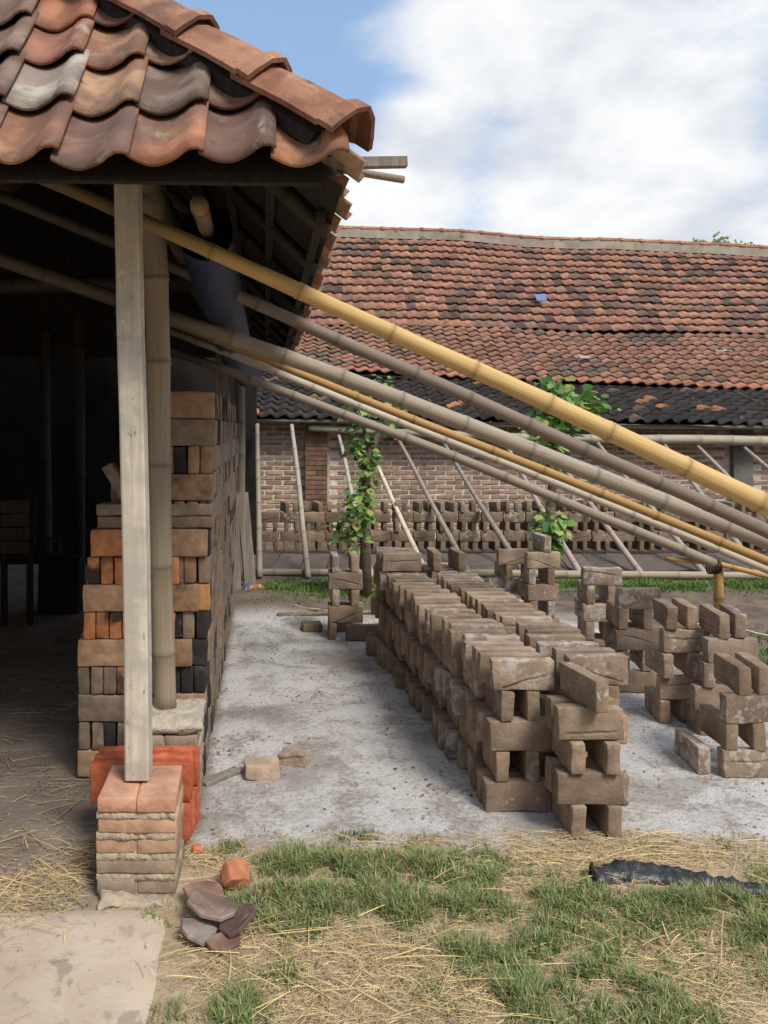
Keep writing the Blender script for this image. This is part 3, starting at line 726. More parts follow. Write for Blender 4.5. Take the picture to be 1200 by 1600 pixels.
def shed():
    t = empty('tiled_shed', (-2.0, 5.5, 0), 'open sided brick kiln shed with weathered clay tile roof and hip', 'shed')
    cf, sf = math.cos(math.atan(TF)), math.sin(math.atan(TF)); cs, ss_ = math.cos(math.atan(TS)), math.sin(math.atan(TS))
    pal = [(.52, .31, .19), (.50, .27, .16), (.42, .24, .16), (.33, .20, .15), (.50, .35, .24), (.26, .18, .145), (.46, .29, .19)]
    fixed = {(0, 0): (.50, .25, .13), (1, 0): (.19, .115, .09), (1, 1): (.27, .165, .13), (2, 0): (.44, .21, .125), (2, 1): (.25, .19, .155), (2, 2): (.50, .34, .22),
             (3, 0): (.30, .17, .13), (3, 1): (.48, .30, .19), (3, 2): (.42, .26, .17), (3, 3): (.30, .18, .14), (4, 0): (.47, .26, .16), (4, 1): (.52, .48, .42), (4, 2): (.34, .17, .12), (4, 3): (.42, .20, .12)}
    pitch = .205; ex = .272
    # front slope
    ux = Vector((1, 0, 0)); us = Vector((0, cf, sf)); un = Vector((0, -sf, cf))
    for c in range(14):
        for r in range(10):
            a = r*ex*cf; xr = EX-.015-c*pitch
            if xr-pitch*.5 > EX-a*HM+.02: continue
            o = Vector((xr-pitch*1.03, EY, EZ))+us*(r*ex+U(-.022, .018))+ux*(U(-.009, .009)-r*.004)+un*(.018+U(0, .006))
            tint = fixed.get((c, r)) or RNG.choice(pal); g = U(.93, 1.07); tint = tuple(k*g for k in tint)
            m = MB(); v, f = big_tile(o, ux, us, un, pitch*1.08, .33, .026, .011, tint, lift=.03+U(-.004, .008), r=c*3.3+r*7.1)
            v = [Vector((min(q.x, EX-HM*(q.y-EY)+.05), q.y, q.z)) for q in v]
            m.add(v, f, tint); ob = m.build('roof_tile', TILE, t, True)
    # right slope
    ux2 = Vector((0, 1, 0)); us2 = Vector((-cs, 0, ss_)); un2 = Vector((ss_, 0, cs)); rest = MB()
    for c in range(29):
        for r in range(11):
            a = r*ex*cs/HM; y0 = EY+.03+c*pitch
            if y0+pitch*.5 < EY+a-.02: continue
            sag = -.035*math.sin(c/29*math.pi*1.0)+.02*mnoise.noise(Vector((c*.6, 0, 5)))
            o = Vector((EX, y0, EZ+sag))+us2*(r*ex+U(-.02, .02))+un2*(.018+U(0, .006))
            tint = RNG.choice(pal); v, f = big_tile(o, ux2, us2, un2, pitch*1.08, .33, .026, .011, tint, lift=.03+U(-.004, .01), r=c*3.9+r*2.1, nu=8, ns=2)
            v = [Vector((q.x, max(q.y, EY+(EX-q.x)/HM-.03), q.z)) for q in v]
            if r < 3: m = MB(); m.add(v, f, tint); m.build('roof_tile', TILE, t, True)
            else: rest.add(v, f, tint)
    o = rest.build('roof_tiles', TILE, t, True); tag(o, kind='stuff')
    # hip caps
    d = Vector((HM, -1, -TF)).normalized(); side = Vector((1, HM, .05)).normalized(); up = side.cross(d).normalized()
    if up.z < 0: up = -up
    caps = [(.36, .18, .115), (.38, .20, .13), (.42, .215, .135), (.34, .18, .125), (.40, .2, .12), (.38, .18, .11)]
    for k in range(6):
        L = .45; step = .36
        low = Vector((EX, EY, EZ))+Vector((.02, 0, .115))+d*(.0-k*step)+up*(.012*k*0+.012)
        m = MB(); vs = []; fs = []; prof = [(-.105, -.048), (-.085, -.022), (-.045, .02), (.0, .038), (.045, .02), (.085, -.022), (.105, -.048)]
        n = len(prof)
        for lay in (0, 1):
            for q, kk, lf in ((0, 1.14, .016), (.055, 1.13, .016), (.07, 1.0, .004), (.5*L, .96, .0), (L, .92, -.016)):
                for (x, z) in prof:
                    p = low-d*q+side*(x*kk*(1-.1*lay))+up*(z*kk+lf-lay*.014)+Vector((0, 0, .003*mnoise.noise(Vector((x*20, q*9, k)))))
                    vs.append(p)
        N = n*5
        for j in range(4):
            for i in range(n-1):
                a = j*n+i; fs.append((a, a+1, a+n+1, a+n)); fs.append((N+a, N+a+n, N+a+n+1, N+a+1))
        for i in range(n-1): fs.append((i, N+i, N+i+1, i+1))
        for j in range(4): a = j*n; fs.append((a, a+n, N+a+n, N+a)); a = j*n+n-1; fs.append((a+n, a, N+a, N+a+n))
        m.add(vs, fs, caps[k]); m.build('hip_tile', TILE, t, False)
    mb = MB(); h0 = Vector((EX, EY, EZ)); dd = Vector((-HM, 1, TF)); mb.tube([h0+dd*.06+Vector((0, 0, .02)), h0+dd*.8+Vector((0, 0, .03)), h0+dd*1.56+Vector((0, 0, .03))], [.05]*3, 8); mb.build('hip_board', DARKW, t)
    # lining sheets under the tiles
    A = 2.35
    e = -.012
    def P(x, y, z): return (x, y, z+e)
    H_ = A*TS; ap1 = P(EX-A, EY+A/HM, EZ+H_); LX = EX-2*A; BY = EY+29*pitch
    mb = MB(); mb.add([P(EX-.02, EY+.02, EZ), P(LX, EY+.02, EZ), ap1], [(0, 1, 2)]); mb.build('front_lining', DARKW, t)
    mb = MB(); mb.add([P(EX-.02, EY+.02, EZ-.03), P(EX-.02, BY, EZ-.03), P(EX-A, BY, EZ+H_), ap1], [(0, 1, 2, 3)]); mb.build('side_lining', DARKW, t)
    mb = MB(); mb.add([P(LX, EY, EZ), P(LX, BY, EZ), P(EX-A, BY, EZ+H_), ap1], [(3, 2, 1, 0)]); mb.build('far_side_roof', FTILE, t, color=(.3, .16, .11, 1))
    # eave plank, battens, rafters
    mb = MB(); mb.box((EX-2.0, EY+.07, EZ+.014), (3.85, .03, .026), jit=.003, rot=Euler((0, .012, 0))); mb.build('eave_plank', DARKW, t)
    mb = MB(); mb.box((EX-2.2, EY+.17, EZ+.06), (3.9, .05, .04), jit=.003); mb.build('batten', DARKW, t)
    mb = MB(); mb.box((EX+.03, EY+.10, EZ+.052), (.30, .035, .028), jit=.002, rot=Euler((0, -.04, .06))); mb.build('batten_end', GREYW, t)
    mb = MB(); mb.tube([(EX-.14, EY+.34, EZ+.135), (EX+.185, EY+.19, EZ+.03)], [.014, .012], 8); mb.build('batten_end', BAM, t, True, (.3, .25, .2, .2))
    for k in range(9):
        run = min(1.87, (.45+k*.66)*HM-.12); bamboo('side_rafter', [(EX-.03, 2.75+k*.66, EZ-.075), (EX-.03-run, 2.75+k*.66, EZ-.075+run*TS)], .028, .03, (.045, .037, .03, .2), parent=t, n=8)
    for k in range(5):
        run = min(1.4, (.55+k*.55)/HM-.12); bamboo('front_rafter', [(EX-.55-k*.55, EY+.08, EZ+.02), (EX-.55-k*.55, EY+.08+run, EZ+.02+run*TF)], .028, .03, (.045, .037, .03, .2), parent=t, n=8)
    for k in range(4):
        mb = MB(); mb.box((EX-.06-k*.17, 5.5, EZ-.035+k*.17*TS), (.035, 5.7, .025), jit=.002); mb.build('batten', DARKW, t)
    bamboo('wall_plate', [(-.46, 2.62, 2.50), (-.46, 8.3, 2.48)], .05, .045, (.16, .13, .10, .2), parent=t)
    # white post on its pier
    pb = W(217, 1218, 2.76); pt = W(201, 225, 2.76)
    mb = MB(); N = 14; vs = []; fs = []
    for j in range(N+1):
        s = j/N; c = pb.lerp(pt, s)+Vector((.004*math.sin(s*5), 0, 0))
        for (x, y) in ((-.041, -.045), (-.035, -.05), (.035, -.05), (.041, -.045), (.041, .045), (.035, .05), (-.035, .05), (-.041, .045)):
            vs.append((c.x+x+.0016*mnoise.noise(Vector((s*30, x*30, 1))), c.y+y+.0016*mnoise.noise(Vector((s*30, y*30, 4))), .338+(pt.z-.338)*s))
    for j in range(N):
        for k in range(8): fs.append((j*8+k, j*8+(k+1) % 8, (j+1)*8+(k+1) % 8, (j+1)*8+k))
    fs.append(tuple(range(7, -1, -1))); fs.append(tuple(N*8+k for k in range(8)))
    mb.add(vs, fs); o = mb.build('timber_post', POSTW, t); o['label'] = 'pale square timber post'
    # bamboo post
    o = bamboo('bamboo_post', [W(258, 1112, 3.34), W(246, 560, 3.34), W(238, 255, 3.34)], .047, .053, (.30, .245, .185, .3), parent=t, n=18, inter=.36)
    # piers
    def pier(x0, x1, y0, y1, courses, col, mort, top=None):
        ps = MB(); h = courses*.066
        ps.box(((x0+x1)/2, (y0+y1)/2, h/2-.006), (x1-x0-.014, y1-y0-.014, h-.012)); pr = ps.build('pier', MORTAR, t, color=mort)
        for c in range(courses):
            z = c*.0665+.002
            two = (courses-c) % 2 == 1
            cells = [(x0, (x0+x1)/2-.002), ((x0+x1)/2+.002, x1)] if two else [(x0, x1)]
            for (a, b) in cells:
                for (ya, yb) in (((y0, y1),) if two else ((y0, (y0+y1)/2-.004), ((y0+y1)/2+.004, y1))):
                    m = MB(); hb = .050+U(-.002, .002); v, f = rounded_box(b-a-U(0, .006), hb, yb-ya, .006, c*5.1+a*9, nx=4, nz=1, ny=3, amp=.004); m.add(v, f)
                    g = U(.88, 1.1)*(1 if c > 1 else .82); me = m.mesh('brick', WBRICK, True)
                    cc = col(c); link('brick', me, pr, ((a+b)/2+U(-.003, .003), (ya+yb)/2+U(-.003, .003), z+hb/2+.008), (0, 0, U(-.012, .012)), (cc[0]*g, cc[1]*g, cc[2]*g, 1))
            if c:
                # mortar squeezed out over the course below
                m = MB(); vs = []; fs = []; n = 44
                for i in range(n+1):
                    x = lerp(x0+.003, x1-.003, i/n); k1 = mnoise.noise(Vector((x*16, c*3.0, 1))); k2 = mnoise.noise(Vector((x*70, c*3.0, 4))); k3 = mnoise.noise(Vector((x*45, c*5.0, 8)))
                    q = -.003+.006*k1+.005*k2
                    vs += [(x, y0+.012, z+.011+.004*k3), (x, y0-q, z+.007+.004*k2), (x, y0-q*1.2-.002*k3, z-.003-.003*k1), (x, y0-.001-.004*max(0, k1), z-.011-.007*max(0, k1)-.004*k3), (x, y0+.012, z-.015)]
                for i in range(n):
                    for k in range(4): fs.append((i*5+k, i*5+k+1, (i+1)*5+k+1, (i+1)*5+k))
                m.add(vs, fs); m.build('mortar_joint', MORTAR, pr, True, mort)
        return pr
    a = W(150, 1400, 2.62); b = W(276, 1400, 2.62)
    pier(a.x, b.x, 2.61, 2.87, 5, lambda c: [(.37, .29, .215), (.38, .285, .205), (.41, .26, .18), (.46, .285, .19), (.49, .275, .185)][c], (.42, .35, .265, 1))
    pier(-.54, -.265, 3.14, 3.43, 5, lambda c: (.36, .29, .215), (.46, .40, .32, 1))
    mb = MB(); v, f = rounded_box(.30, .05, .30, .022, 9, nx=6, nz=1, ny=6, amp=.016); mb.add([Vector(q)+Vector((-.402, 3.285, .352)) for q in v], f); o = mb.build('mortar_cap', MORTAR, t, True, (.52, .46, .37, 1))
    # inner posts, beams, walls
    for (x, y, r) in ((-1.75, 5.0, .05), (-1.62, 7.0, .05), (-2.25, 8.2, .06), (-1.35, 8.4, .05), (-.34, 7.0, .045), (-.25, 8.1, .05)):
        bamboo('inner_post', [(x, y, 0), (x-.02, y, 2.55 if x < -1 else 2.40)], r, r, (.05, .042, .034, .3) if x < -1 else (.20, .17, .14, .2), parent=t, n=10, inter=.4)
    mb = MB(); mb.box((-.32, 5.9, .85), (.09, .08, 1.72+.9), jit=.004); mb.build('stack_post', GREYW, t)
    bamboo('tie_beam', [(-3.9, 4.9, 2.38), (-.3, 4.9, 2.42)], .05, .05, (.045, .037, .03, .2), parent=t, n=10)
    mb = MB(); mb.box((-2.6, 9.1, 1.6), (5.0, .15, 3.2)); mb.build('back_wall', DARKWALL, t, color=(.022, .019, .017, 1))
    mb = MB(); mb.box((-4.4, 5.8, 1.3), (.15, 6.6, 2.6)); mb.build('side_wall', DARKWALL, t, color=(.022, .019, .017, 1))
    mb = MB(); mb.add([P(EX, BY, EZ), P(LX, BY, EZ), P(EX-A, BY, EZ+H_)], [(0, 1, 2)]); mb.build('gable_board', DARKW, t)
shed()

# ------------------------------------------------------------------ burnt bricks stacked inside the shed
def bcol(kind):
    g = U(.9, 1.1)
    base = {'o': (.50, .225, .105), 'd': (.30, .195, .13), 'g': (.235, .185, .145), 'k': (.06, .054, .052), 'p': (.40, .265, .18), 'y': (.43, .24, .10)}[kind]
    a = {'o': U(.28, .44), 'd': U(.25, .42), 'g': U(.15, .30), 'k': .55, 'p': U(.15, .36), 'y': .12}[kind]
    return (base[0]*g, base[1]*g, base[2]*g, a)
def left_stack():
    t = empty('burnt_brick_stack', (-.68, 3.6, 0), 'stepped stack of orange and sooty fired bricks left of the posts', 'brick stack', 'stacks of fired bricks in the shed')
    y0 = 3.50; x1 = -.47
    edges = [121, 121, 121, 121, 119, 130, 130, 137, 143]; kinds = ['p', 'ggkg', 'g', 'gggo', 'p', 'oooo', 'p', 'oooo', 'o']
    for c in range(9):
        z = c*PZ+.002; xl = (edges[c]-VX)*y0/F
        if c % 2 == 0:
            for j in range(6):
                brick(t, (xl+BL/2+U(-.006, .006), y0+BT/2+j*(BT+.008)), 'x', z, BURV, bcol(kinds[c]), rz=U(-.02, .02))
                brick(t, (xl+BL*1.5+.01, y0+BT/2+j*(BT+.008)), 'x', z, BURV, bcol('d'), rz=U(-.02, .02))
        else:
            for k in range(7):
                for yy in (y0, y0+BL+.01):
                    brick(t, (xl+BT/2+k*(BT+.006), yy+BL/2), 'y', z, BURV, bcol(kinds[c][k % 4]), rz=U(-.02, .02))
    xl = (150-VX)*y0/F
    for k in range(2):
        for dx in (0, .26): brick(t, (xl+BL/2+dx, y0+BH/2+.01), 'x', 9*PZ+.004+k*(BT+.002), BURV, bcol('g'), rz=U(-.03, .03), flat=True)
    z = 9*PZ+2*BT+.01
    o = link('brick', BURV[2], t, (xl+.10, y0+.09, z+.062), (math.radians(90), math.radians(58), 0), bcol('g'))
    o = link('brick', BURV[4], t, (xl+.17, y0+.13, z+.055), (math.radians(14), 0, .1), bcol('g'))
left_stack()
def right_stack():
    t = empty('burnt_brick_stack', (-.4, 5.1, 0), 'tall long stack of grey and blackened fired bricks behind the bamboo post', 'brick stack', 'stacks of fired bricks in the shed')
    y0 = 3.52; rest = MB()
    kinds = ['k', 'kkk', 'd', 'kkk', 'k', 'kgk', 'y', 'gdg', 'k', 'gdg', 'd', 'kdd', 'g', 'd']
    for c in range(14):
        z = c*PZ+.002; xr = lerp(-.272, -.225, c/13)
        seq = kinds[c]
        H = (c % 2 == 1 and c < 12)
        if not H:
            y = y0; j = 0
            while y < 6.75:
                x = xr-BL/2+U(-.007, .007)
                if j < 7: brick(t, (x, y+BT/2), 'x', z, BURV, bcol(seq[0] if j == 0 else RNG.choice('ggdk')), rz=U(-.02, .02))
                else:
                    g = bcol(RNG.choice('ggdkg')); rest.box((x, y+BT/2, z+BH/2), (BL, BT, BH-.003), jit=.003, tint=g[:3], rz=U(-.02, .02))
                y += BT+.004; j += 1
                if y > 6.0 and c > 12: break
        else:
            y = y0; j = 0
            while y < 6.6:
                for k in range(4):
                    x = xr-BT/2-k*(BT+.005)+U(-.004, .004)
                    if j < 2: brick(t, (x, y+BL/2), 'y', z, BURV, bcol(seq[(2-k) % 3] if j == 0 else 'g'), rz=U(-.02, .02))
                    else:
                        g = bcol(RNG.choice('ggdkg')); rest.box((x, y+BL/2, z+BH/2), (BT, BL, BH-.003), jit=.003, tint=g[:3], rz=U(-.02, .02))
                y += BL+.006; j += 1
    o = rest.build('bricks', CLODM, t); tag(o, kind='stuff')
right_stack()
# vivid red bricks leaning behind the pier
def red_pile():
    t = empty('red_brick_pile', (-.46, 2.98, 0), 'bright orange red new bricks packed behind the front pier', 'brick pile')
    lib = variants(4, BURNT, .182, .14, .042, .006, .004, 130)
    for c in range(2):
        for j in range(3):
            for k in range(2):
                x = -.545+k*.185+j*.006+U(-.006, .006)+c*.0
                g = U(.9, 1.1)
                if c == 0 and k == 0: continue
                link('brick', RNG.choice(lib), t, (x, 2.925+j*.052+U(-.004, .004), .03+c*.142+.07+j*.006), (U(-.04, .02), 0, U(-.02, .02)), (.44*g, .12*g, .062*g, .05))
red_pile()

# ------------------------------------------------------------------ rolled tarpaulin under the eave
def tarp():
    a = Vector((-.245, 3.28, 2.375)); b = Vector((-.16, 7.1, 2.06))
    t = empty('rolled_tarpaulin', a, 'rolled dark navy tarpaulin hanging on a bamboo core under the eave', 'tarpaulin')
    mb = MB(); pts = []; rr = []
    for i in range(25):
        s = i/24; p = a.lerp(b, s)+Vector((.02*mnoise.noise(Vector((s*6, 0, 1))), 0, -.10*math.sin(math.pi*s)-.03)); pts.append(p); rr.append(.108+.018*mnoise.noise(Vector((s*9, 2, 1))))
    n = 20; mb.tube(pts, rr, n, False)
    for i in range(25):
        for k in range(n):
            q = mb.v[i*n+k]; c = pts[i]; f = 1+.12*mnoise.noise(Vector((k*.9, i*.55, 7)))+.25*max(0, (c.z-q[2])/.11)
            mb.v[i*n+k] = (c.x+(q[0]-c.x)*f, q[1], c.z+(q[2]-c.z)*f)
    # spiral end: the layers of the roll
    base = len(mb.v); c = pts[0]; m = 60
    for i in range(m+1):
        th = i*.42; r = .045+.062*i/m
        for dy in (0.0, .10): mb.v.append((c.x+math.cos(th)*r, c.y+.004+dy+.006*mnoise.noise(Vector((i*.3, 0, 0))), c.z+math.sin(th)*r)); mb.t.append((1, 1, 1)); mb.u.append((0, 0, 0))
    for i in range(m): mb.f.append((base+2*i, base+2*i+1, base+2*i+3, base+2*i+2))
    mb.build('roll', NAVY, t, True)
    bamboo('core_pole', [a+Vector((-.012, -.24, .02)), b], .034, .036, (.36, .27, .17, .1), parent=t, n=14)
    for s in (.1, .5, .85):
        p = pts[int(s*24)]; m2 = MB(); m2.tube([p+Vector((.12, 0, 0)), p+Vector((.06, 0, .14)), p+Vector((0, 0, .32+.1*s))], [.005]*3, 5); m2.build('rope', CLODM, t, True, (.12, .1, .08, 1))
tarp()

# ------------------------------------------------------------------ small trees in the yard
def leaf_geo(mb, p, nrm, d, size, tint):
    d = d.normalized(); s = d.cross(nrm).normalized(); n = s.cross(d)
    q = [p, p+d*size*.18+s*size*.36+n*size*.05, p+d*size*.55+s*size*.40-n*size*.02, p+d*size*1.0-n*size*.16, p+d*size*.55-s*size*.40-n*size*.02, p+d*size*.18-s*size*.36+n*size*.05, p+d*size*.5-n*size*.08]
    mb.add(q, [(0, 1, 6), (1, 2, 6), (2, 3, 6), (3, 4, 6), (4, 5, 6), (5, 0, 6)], tint)
def tree(label, trunk, r0, branches, clumps, size, name='young_tree', greens=None):
    base = Vector(trunk[0]); t = empty(name, base, label, 'tree', 'small leafy trees in the yard')
    mb = MB(); n = len(trunk); mb.tube(trunk, [lerp(r0, r0*.45, i/(n-1)) for i in range(n)], 10)
    for br in branches: mb.tube(br, [lerp(r0*.42, r0*.15, i/(len(br)-1)) for i in range(len(br))], 7)
    mb.build('trunk', BARK, t, True, (.20, .155, .115, 1))
    mb = MB(); g0 = greens or [(.17, .33, .08), (.11, .25, .06), (.25, .40, .11), (.07, .17, .045), (.34, .38, .12)]
    for (c, rad, cnt) in clumps:
        c = Vector(c)
        for i in range(int(cnt*.75)):
            v = Vector((RNG.gauss(0, 1), RNG.gauss(0, 1), RNG.gauss(0, 1))).normalized(); k = RNG.random()**.6*1.25
            p = c+Vector((v.x*rad[0], v.y*rad[1], v.z*rad[2]))*k*(1+.6*mnoise.noise(v*2.1+c*3))
            g = RNG.choice(g0); h = U(.8, 1.25)
            nr = (v*.5+Vector((U(-.5, .5), U(-.9, .2), U(.2, 1)))).normalized(); d = Vector((v.x+U(-.7, .7), v.y+U(-.7, .5), U(-.9, .25)))
            leaf_geo(mb, p, nr, d, size*RNG.choice((.45, .6, .75, .9, 1.1)), (g[0]*h, g[1]*h, g[2]*h))
    mb.build('crown', LEAF, t, False)
Y1 = 7.3
tree('young tree with leaf tufts up its thin trunk behind the left rows', [W(560, 1000, 6.4)*0+Vector((W(572, 0, Y1).x, Y1, 0)), W(570, 800, Y1), W(573, 735, Y1), W(580, 700, Y1), W(604, 650, Y1), W(622, 612, Y1)], .055,
     [[W(578, 705, Y1), W(566, 660, Y1), W(575, 605, Y1)], [W(604, 650, Y1), W(640, 640, Y1), W(655, 630, Y1)]],
     [(W(551, 828, Y1-.1), (.13, .12, .20), 150), (W(560, 785, Y1-.1), (.12, .12, .16), 120), (W(575, 735, Y1-.1), (.10, .10, .14), 70), (W(562, 700, Y1), (.11, .11, .13), 80), (W(560, 652, Y1), (.13, .13, .13), 90), (W(582, 605, Y1), (.17, .14, .09), 70), (W(640, 633, Y1), (.20, .14, .07), 80), (W(608, 660, Y1), (.1, .1, .1), 30)], .085)
tree('leafy young tree with broad bright crown in front of the dark eave', [Vector((W(862, 0, Y1).x, Y1+.1, 0)), W(860, 800, Y1+.1), W(865, 730, Y1+.1), W(868, 680, Y1+.1), W(880, 630, Y1+.1)], .05,
     [[W(866, 690, Y1), W(850, 640, Y1), W(852, 612, Y1)], [W(870, 670, Y1), W(905, 640, Y1), W(920, 625, Y1)]],
     [(W(855, 612, Y1), (.17, .17, .13), 130), (W(905, 635, Y1), (.21, .18, .16), 170), (W(870, 650, Y1), (.22, .18, .17), 170), (W(855, 690, Y1), (.20, .16, .15), 130), (W(870, 725, Y1), (.13, .12, .1), 50), (W(862, 822, Y1-.1), (.12, .12, .18), 130), (W(855, 850, Y1-.1), (.08, .08, .1), 40)], .105)
# tree tops far behind the ridge
def far_tree(px, py, lab):
    Yf = 30.0; c = W(px, py, Yf); t = empty('distant_tree', (c.x, Yf, 0), lab, 'tree', 'tree tops beyond the ridge')
    mb = MB(); mb.tube([(c.x, Yf, 0), (c.x+.1, Yf, c.z*.6), (c.x, Yf, c.z)], [.2, .15, .05], 8); mb.build('trunk', BARK, t, True, (.16, .13, .1, 1))
    mb = MB()
    for k in range(36):
        a = U(0, 6.28); l = U(.5, .95); d = Vector((math.cos(a), math.sin(a)*.7, U(.1, .9)))
        for q in range(10):
            s = q/10; p = c+d*l*s+Vector((0, 0, -.45*s*s*l)); g = U(.7, 1.2)
            leaf_geo(mb, p, Vector((U(-.4, .4), U(-1, 0), U(0, 1))).normalized(), d+Vector((U(-1, 1), U(-1, 1), U(-.9, .2))), U(.07, .14), (.20*g, .30*g, .13*g))
    mb.build('crown', LEAF, t)
far_tree(1112, 383, 'feathery green tree top showing over the ridge, the wider of two')
far_tree(1152, 390, 'small tree top over the ridge near the right edge')

# ------------------------------------------------------------------ loose things on the ground
def loose(name, px, py, size, rot, mat, color, label, cat, seed=1, amp=.008, r=.008, z=None, group=None, nx=4, nz=3, ny=3):
    m = MB(); v, f = rounded_box(size[0], size[2], size[1], r, seed, nx=nx, nz=nz, ny=ny, amp=amp); m.add(v, f); p = G(px, py)
    o = link(name, m.mesh(name, mat, True), None, (p.x, p.y, (size[2]/2 if z is None else z)), rot, color); tag(o, label, cat, group); return o
loose('broken_brick', 409, 1211, (.15, .12, .058), (0, 0, .05), RAW, raw_col(.25, 1.2), 'broken tan half brick lying on the ash floor, nearer of the pair', 'brick', 3, .014, .006)
loose('broken_brick', 459, 1192, (.13, .10, .056), (0, .05, -.25), RAW, raw_col(.2, 1.2), 'broken tan half brick lying behind the other half on the ash floor', 'brick', 5, .016, .006)
loose('unfired_brick', 487, 985, (.15, .12, .06), (0, 0, .1), RAW, raw_col(.2, .9), 'dark brick lying alone at the far left of the ash floor', 'brick', 7, .005)
loose('unfired_brick', 567, 1000, (.25, .058, .115), (0, 0, .0), RAW, raw_col(.2, .85), 'brown brick on edge at the foot of the small stack', 'brick', 8, .005)
loose('unfired_brick', 580, 1018, (.20, .058, .115), (0, .12, 1.35), RAW, raw_col(.2, .85), 'brown brick seen end on beside the start of the long row', 'brick', 9, .005, z=.055)
loose('wood_offcut', 345, 1217, (.20, .05, .02), (0, 0, .75), GREYW, (1, 1, 1, 1), 'short grey splinter of wood on the ash floor beside the stack', 'wood scrap', 4, .006, .004)
loose('broken_brick', 368, 1388, (.085, .07, .055), (.5, .35, .5), BURNT, (.46, .19, .105, .1), 'orange red broken brick lump in the grass by the pier', 'brick', 12, .012, .004, z=.04)
def shard(px, py, w, l, rot, tint, label, z=.03, seed=1):
    r = random.Random(seed*13); n = 8; m = MB(); ring = []
    for k in range(n):
        a = 2*math.pi*(k+r.uniform(-.25, .25))/n; q = r.uniform(.8, 1.15); ring.append((math.cos(a)*w*.55*q, math.sin(a)*l*.55*q))
    def zc(x): return 3.2*x*x
    vs = []; N = 3
    for lay in (0, -.013):
        for f_ in (1.0, .94, .5):
            for (x, y) in ring: vs.append((x*f_, y*f_, zc(x*f_)+lay+(-.004 if f_ == 1.0 and lay == 0 else 0)+.0015*mnoise.noise(Vector((x*40, y*40, seed)))))
        vs.append((0, 0, lay))
    P_ = N*n+1; fs = []
    for k in range(n):
        k2 = (k+1) % n
        for q in range(2): fs.append((q*n+k, q*n+k2, (q+1)*n+k2, (q+1)*n+k)); fs.append((P_+q*n+k, P_+(q+1)*n+k, P_+(q+1)*n+k2, P_+q*n+k2))
        fs.append((2*n+k, 2*n+k2, 3*n)); fs.append((P_+2*n+k2, P_+2*n+k, P_+3*n)); fs.append((k, P_+k, P_+k2, k2))
    m.add(vs, fs, tint); p = G(px, py); o = link('tile_fragment', m.mesh('tile_fragment', TILE, False), None, (p.x, p.y, z), rot); tag(o, label, 'tile', 'broken roof tiles by the pier')
shard(318, 1408, .13, .10, (.05, .15, .2), (.33, .21, .165), 'broken roof tile with reddish edge lying closest to the pier', .035, 2)
shard(335, 1445, .15, .13, (-.1, .1, -.5), (.30, .235, .20), 'broad grey brown tile fragment in the middle of the heap', .055, 3)
shard(372, 1462, .11, .15, (.15, -.30, -.5), (.20, .155, .14), 'darkest tile fragment, on the right of the heap', .05, 4)
shard(310, 1468, .12, .11, (.0, .25, .3), (.32, .27, .24), 'pale grey tile fragment on the left of the heap', .03, 5)
shard(352, 1482, .10, .07, (.15, .0, .2), (.30, .18, .14), 'small reddish tile fragment at the front of the heap', .025, 6)
loose('brick_chip', 308, 1333, (.035, .03, .025), (.2, 0, .3), BURNT, (.56, .2, .1, 0), 'tiny orange brick chip in the straw behind the pier', 'brick chip', 15, .008, .006, z=.015)
loose('mortar_spill', 212, 1408, (.22, .09, .03), (0, .03, .05), MORTAR, (.44, .37, .29, 1), 'rough pale mortar spill at the front foot of the pier', 'mortar', 17, .022, .012, z=-.001, nx=10, ny=5)
def wrapper():
    m = MB(); n = 9; vs = []; ti = []
    for j in range(n):
        for i in range(n):
            u, v = i/(n-1)-.5, j/(n-1)-.5
            vs.append((u*.20, v*.12, .02+.05*mnoise.noise(Vector((u*6, v*6, 1)))+.02*mnoise.noise(Vector((u*15, v*15, 1)))+.03*(1-4*u*u)*(.5-v)))
            ti.append((.07, .09, .26) if (u < -.18 and v > -.1) else ((.42, .12, .06) if mnoise.noise(Vector((u*5, v*5, 4))) > -.1 else (.45, .30, .14)))
    m.add(vs, [(j*n+i, j*n+i+1, (j+1)*n+i+1, (j+1)*n+i) for j in range(n-1) for i in range(n-1)], ti)
    p = G(397, 928); o = link('snack_wrapper', m.mesh('snack_wrapper', STRAWM, True), None, (p.x, p.y, .03), (.45, .15, .3)); tag(o, 'crumpled orange and blue snack wrapper on the far earth', 'wrapper')
wrapper()
def stick(pts, r, col, label, mat=None):
    m = MB(); P = [Vector(q) for q in pts]; L = [P[0].lerp(P[-1], i/6)+Vector(mnoise.noise_vector(Vector((i*.8, P[0].x*9, 2))))*.015 for i in range(7)]
    for q in L: q.z = max(q.z, r*.8)
    m.tube(L, [r*lerp(1, .6, i/6) for i in range(7)], 7); o = m.build('stick', mat or BARK, None, True, col); tag(o, label, 'stick', 'sticks lying behind the ash floor')
def gz(px, py, z): q = G(px, py); q.z = z; return q
stick([gz(433, 967, .02), gz(585, 960, .02)], .022, (.24, .185, .13, 1), 'long brown stick lying behind the ash floor')
stick([gz(448, 952, .03), gz(520, 962, .03)], .014, (.42, .38, .33, 1), 'thin pale stick crossing behind the ash floor')
stick([gz(400, 950, .02), gz(430, 962, .02)], .02, (.12, .095, .075, 1), 'short dark stick on the earth bank')
def string():
    m = MB(); a, b = gz(1008, 972, .06), gz(1290, 1012, .03); pts = [a.lerp(b, i/14)+Vector((0, .03*mnoise.noise(Vector((i*.5, 0, 0))), .012*math.sin(i*1.1))) for i in range(15)]
    m.tube(pts, [.008]*15, 6); o = m.build('plastic_hose', STRAWM, None, True, (.62, .60, .34, 1)); tag(o, 'thin pale yellow cord stretched over the dark earth at right', 'cord')
string()
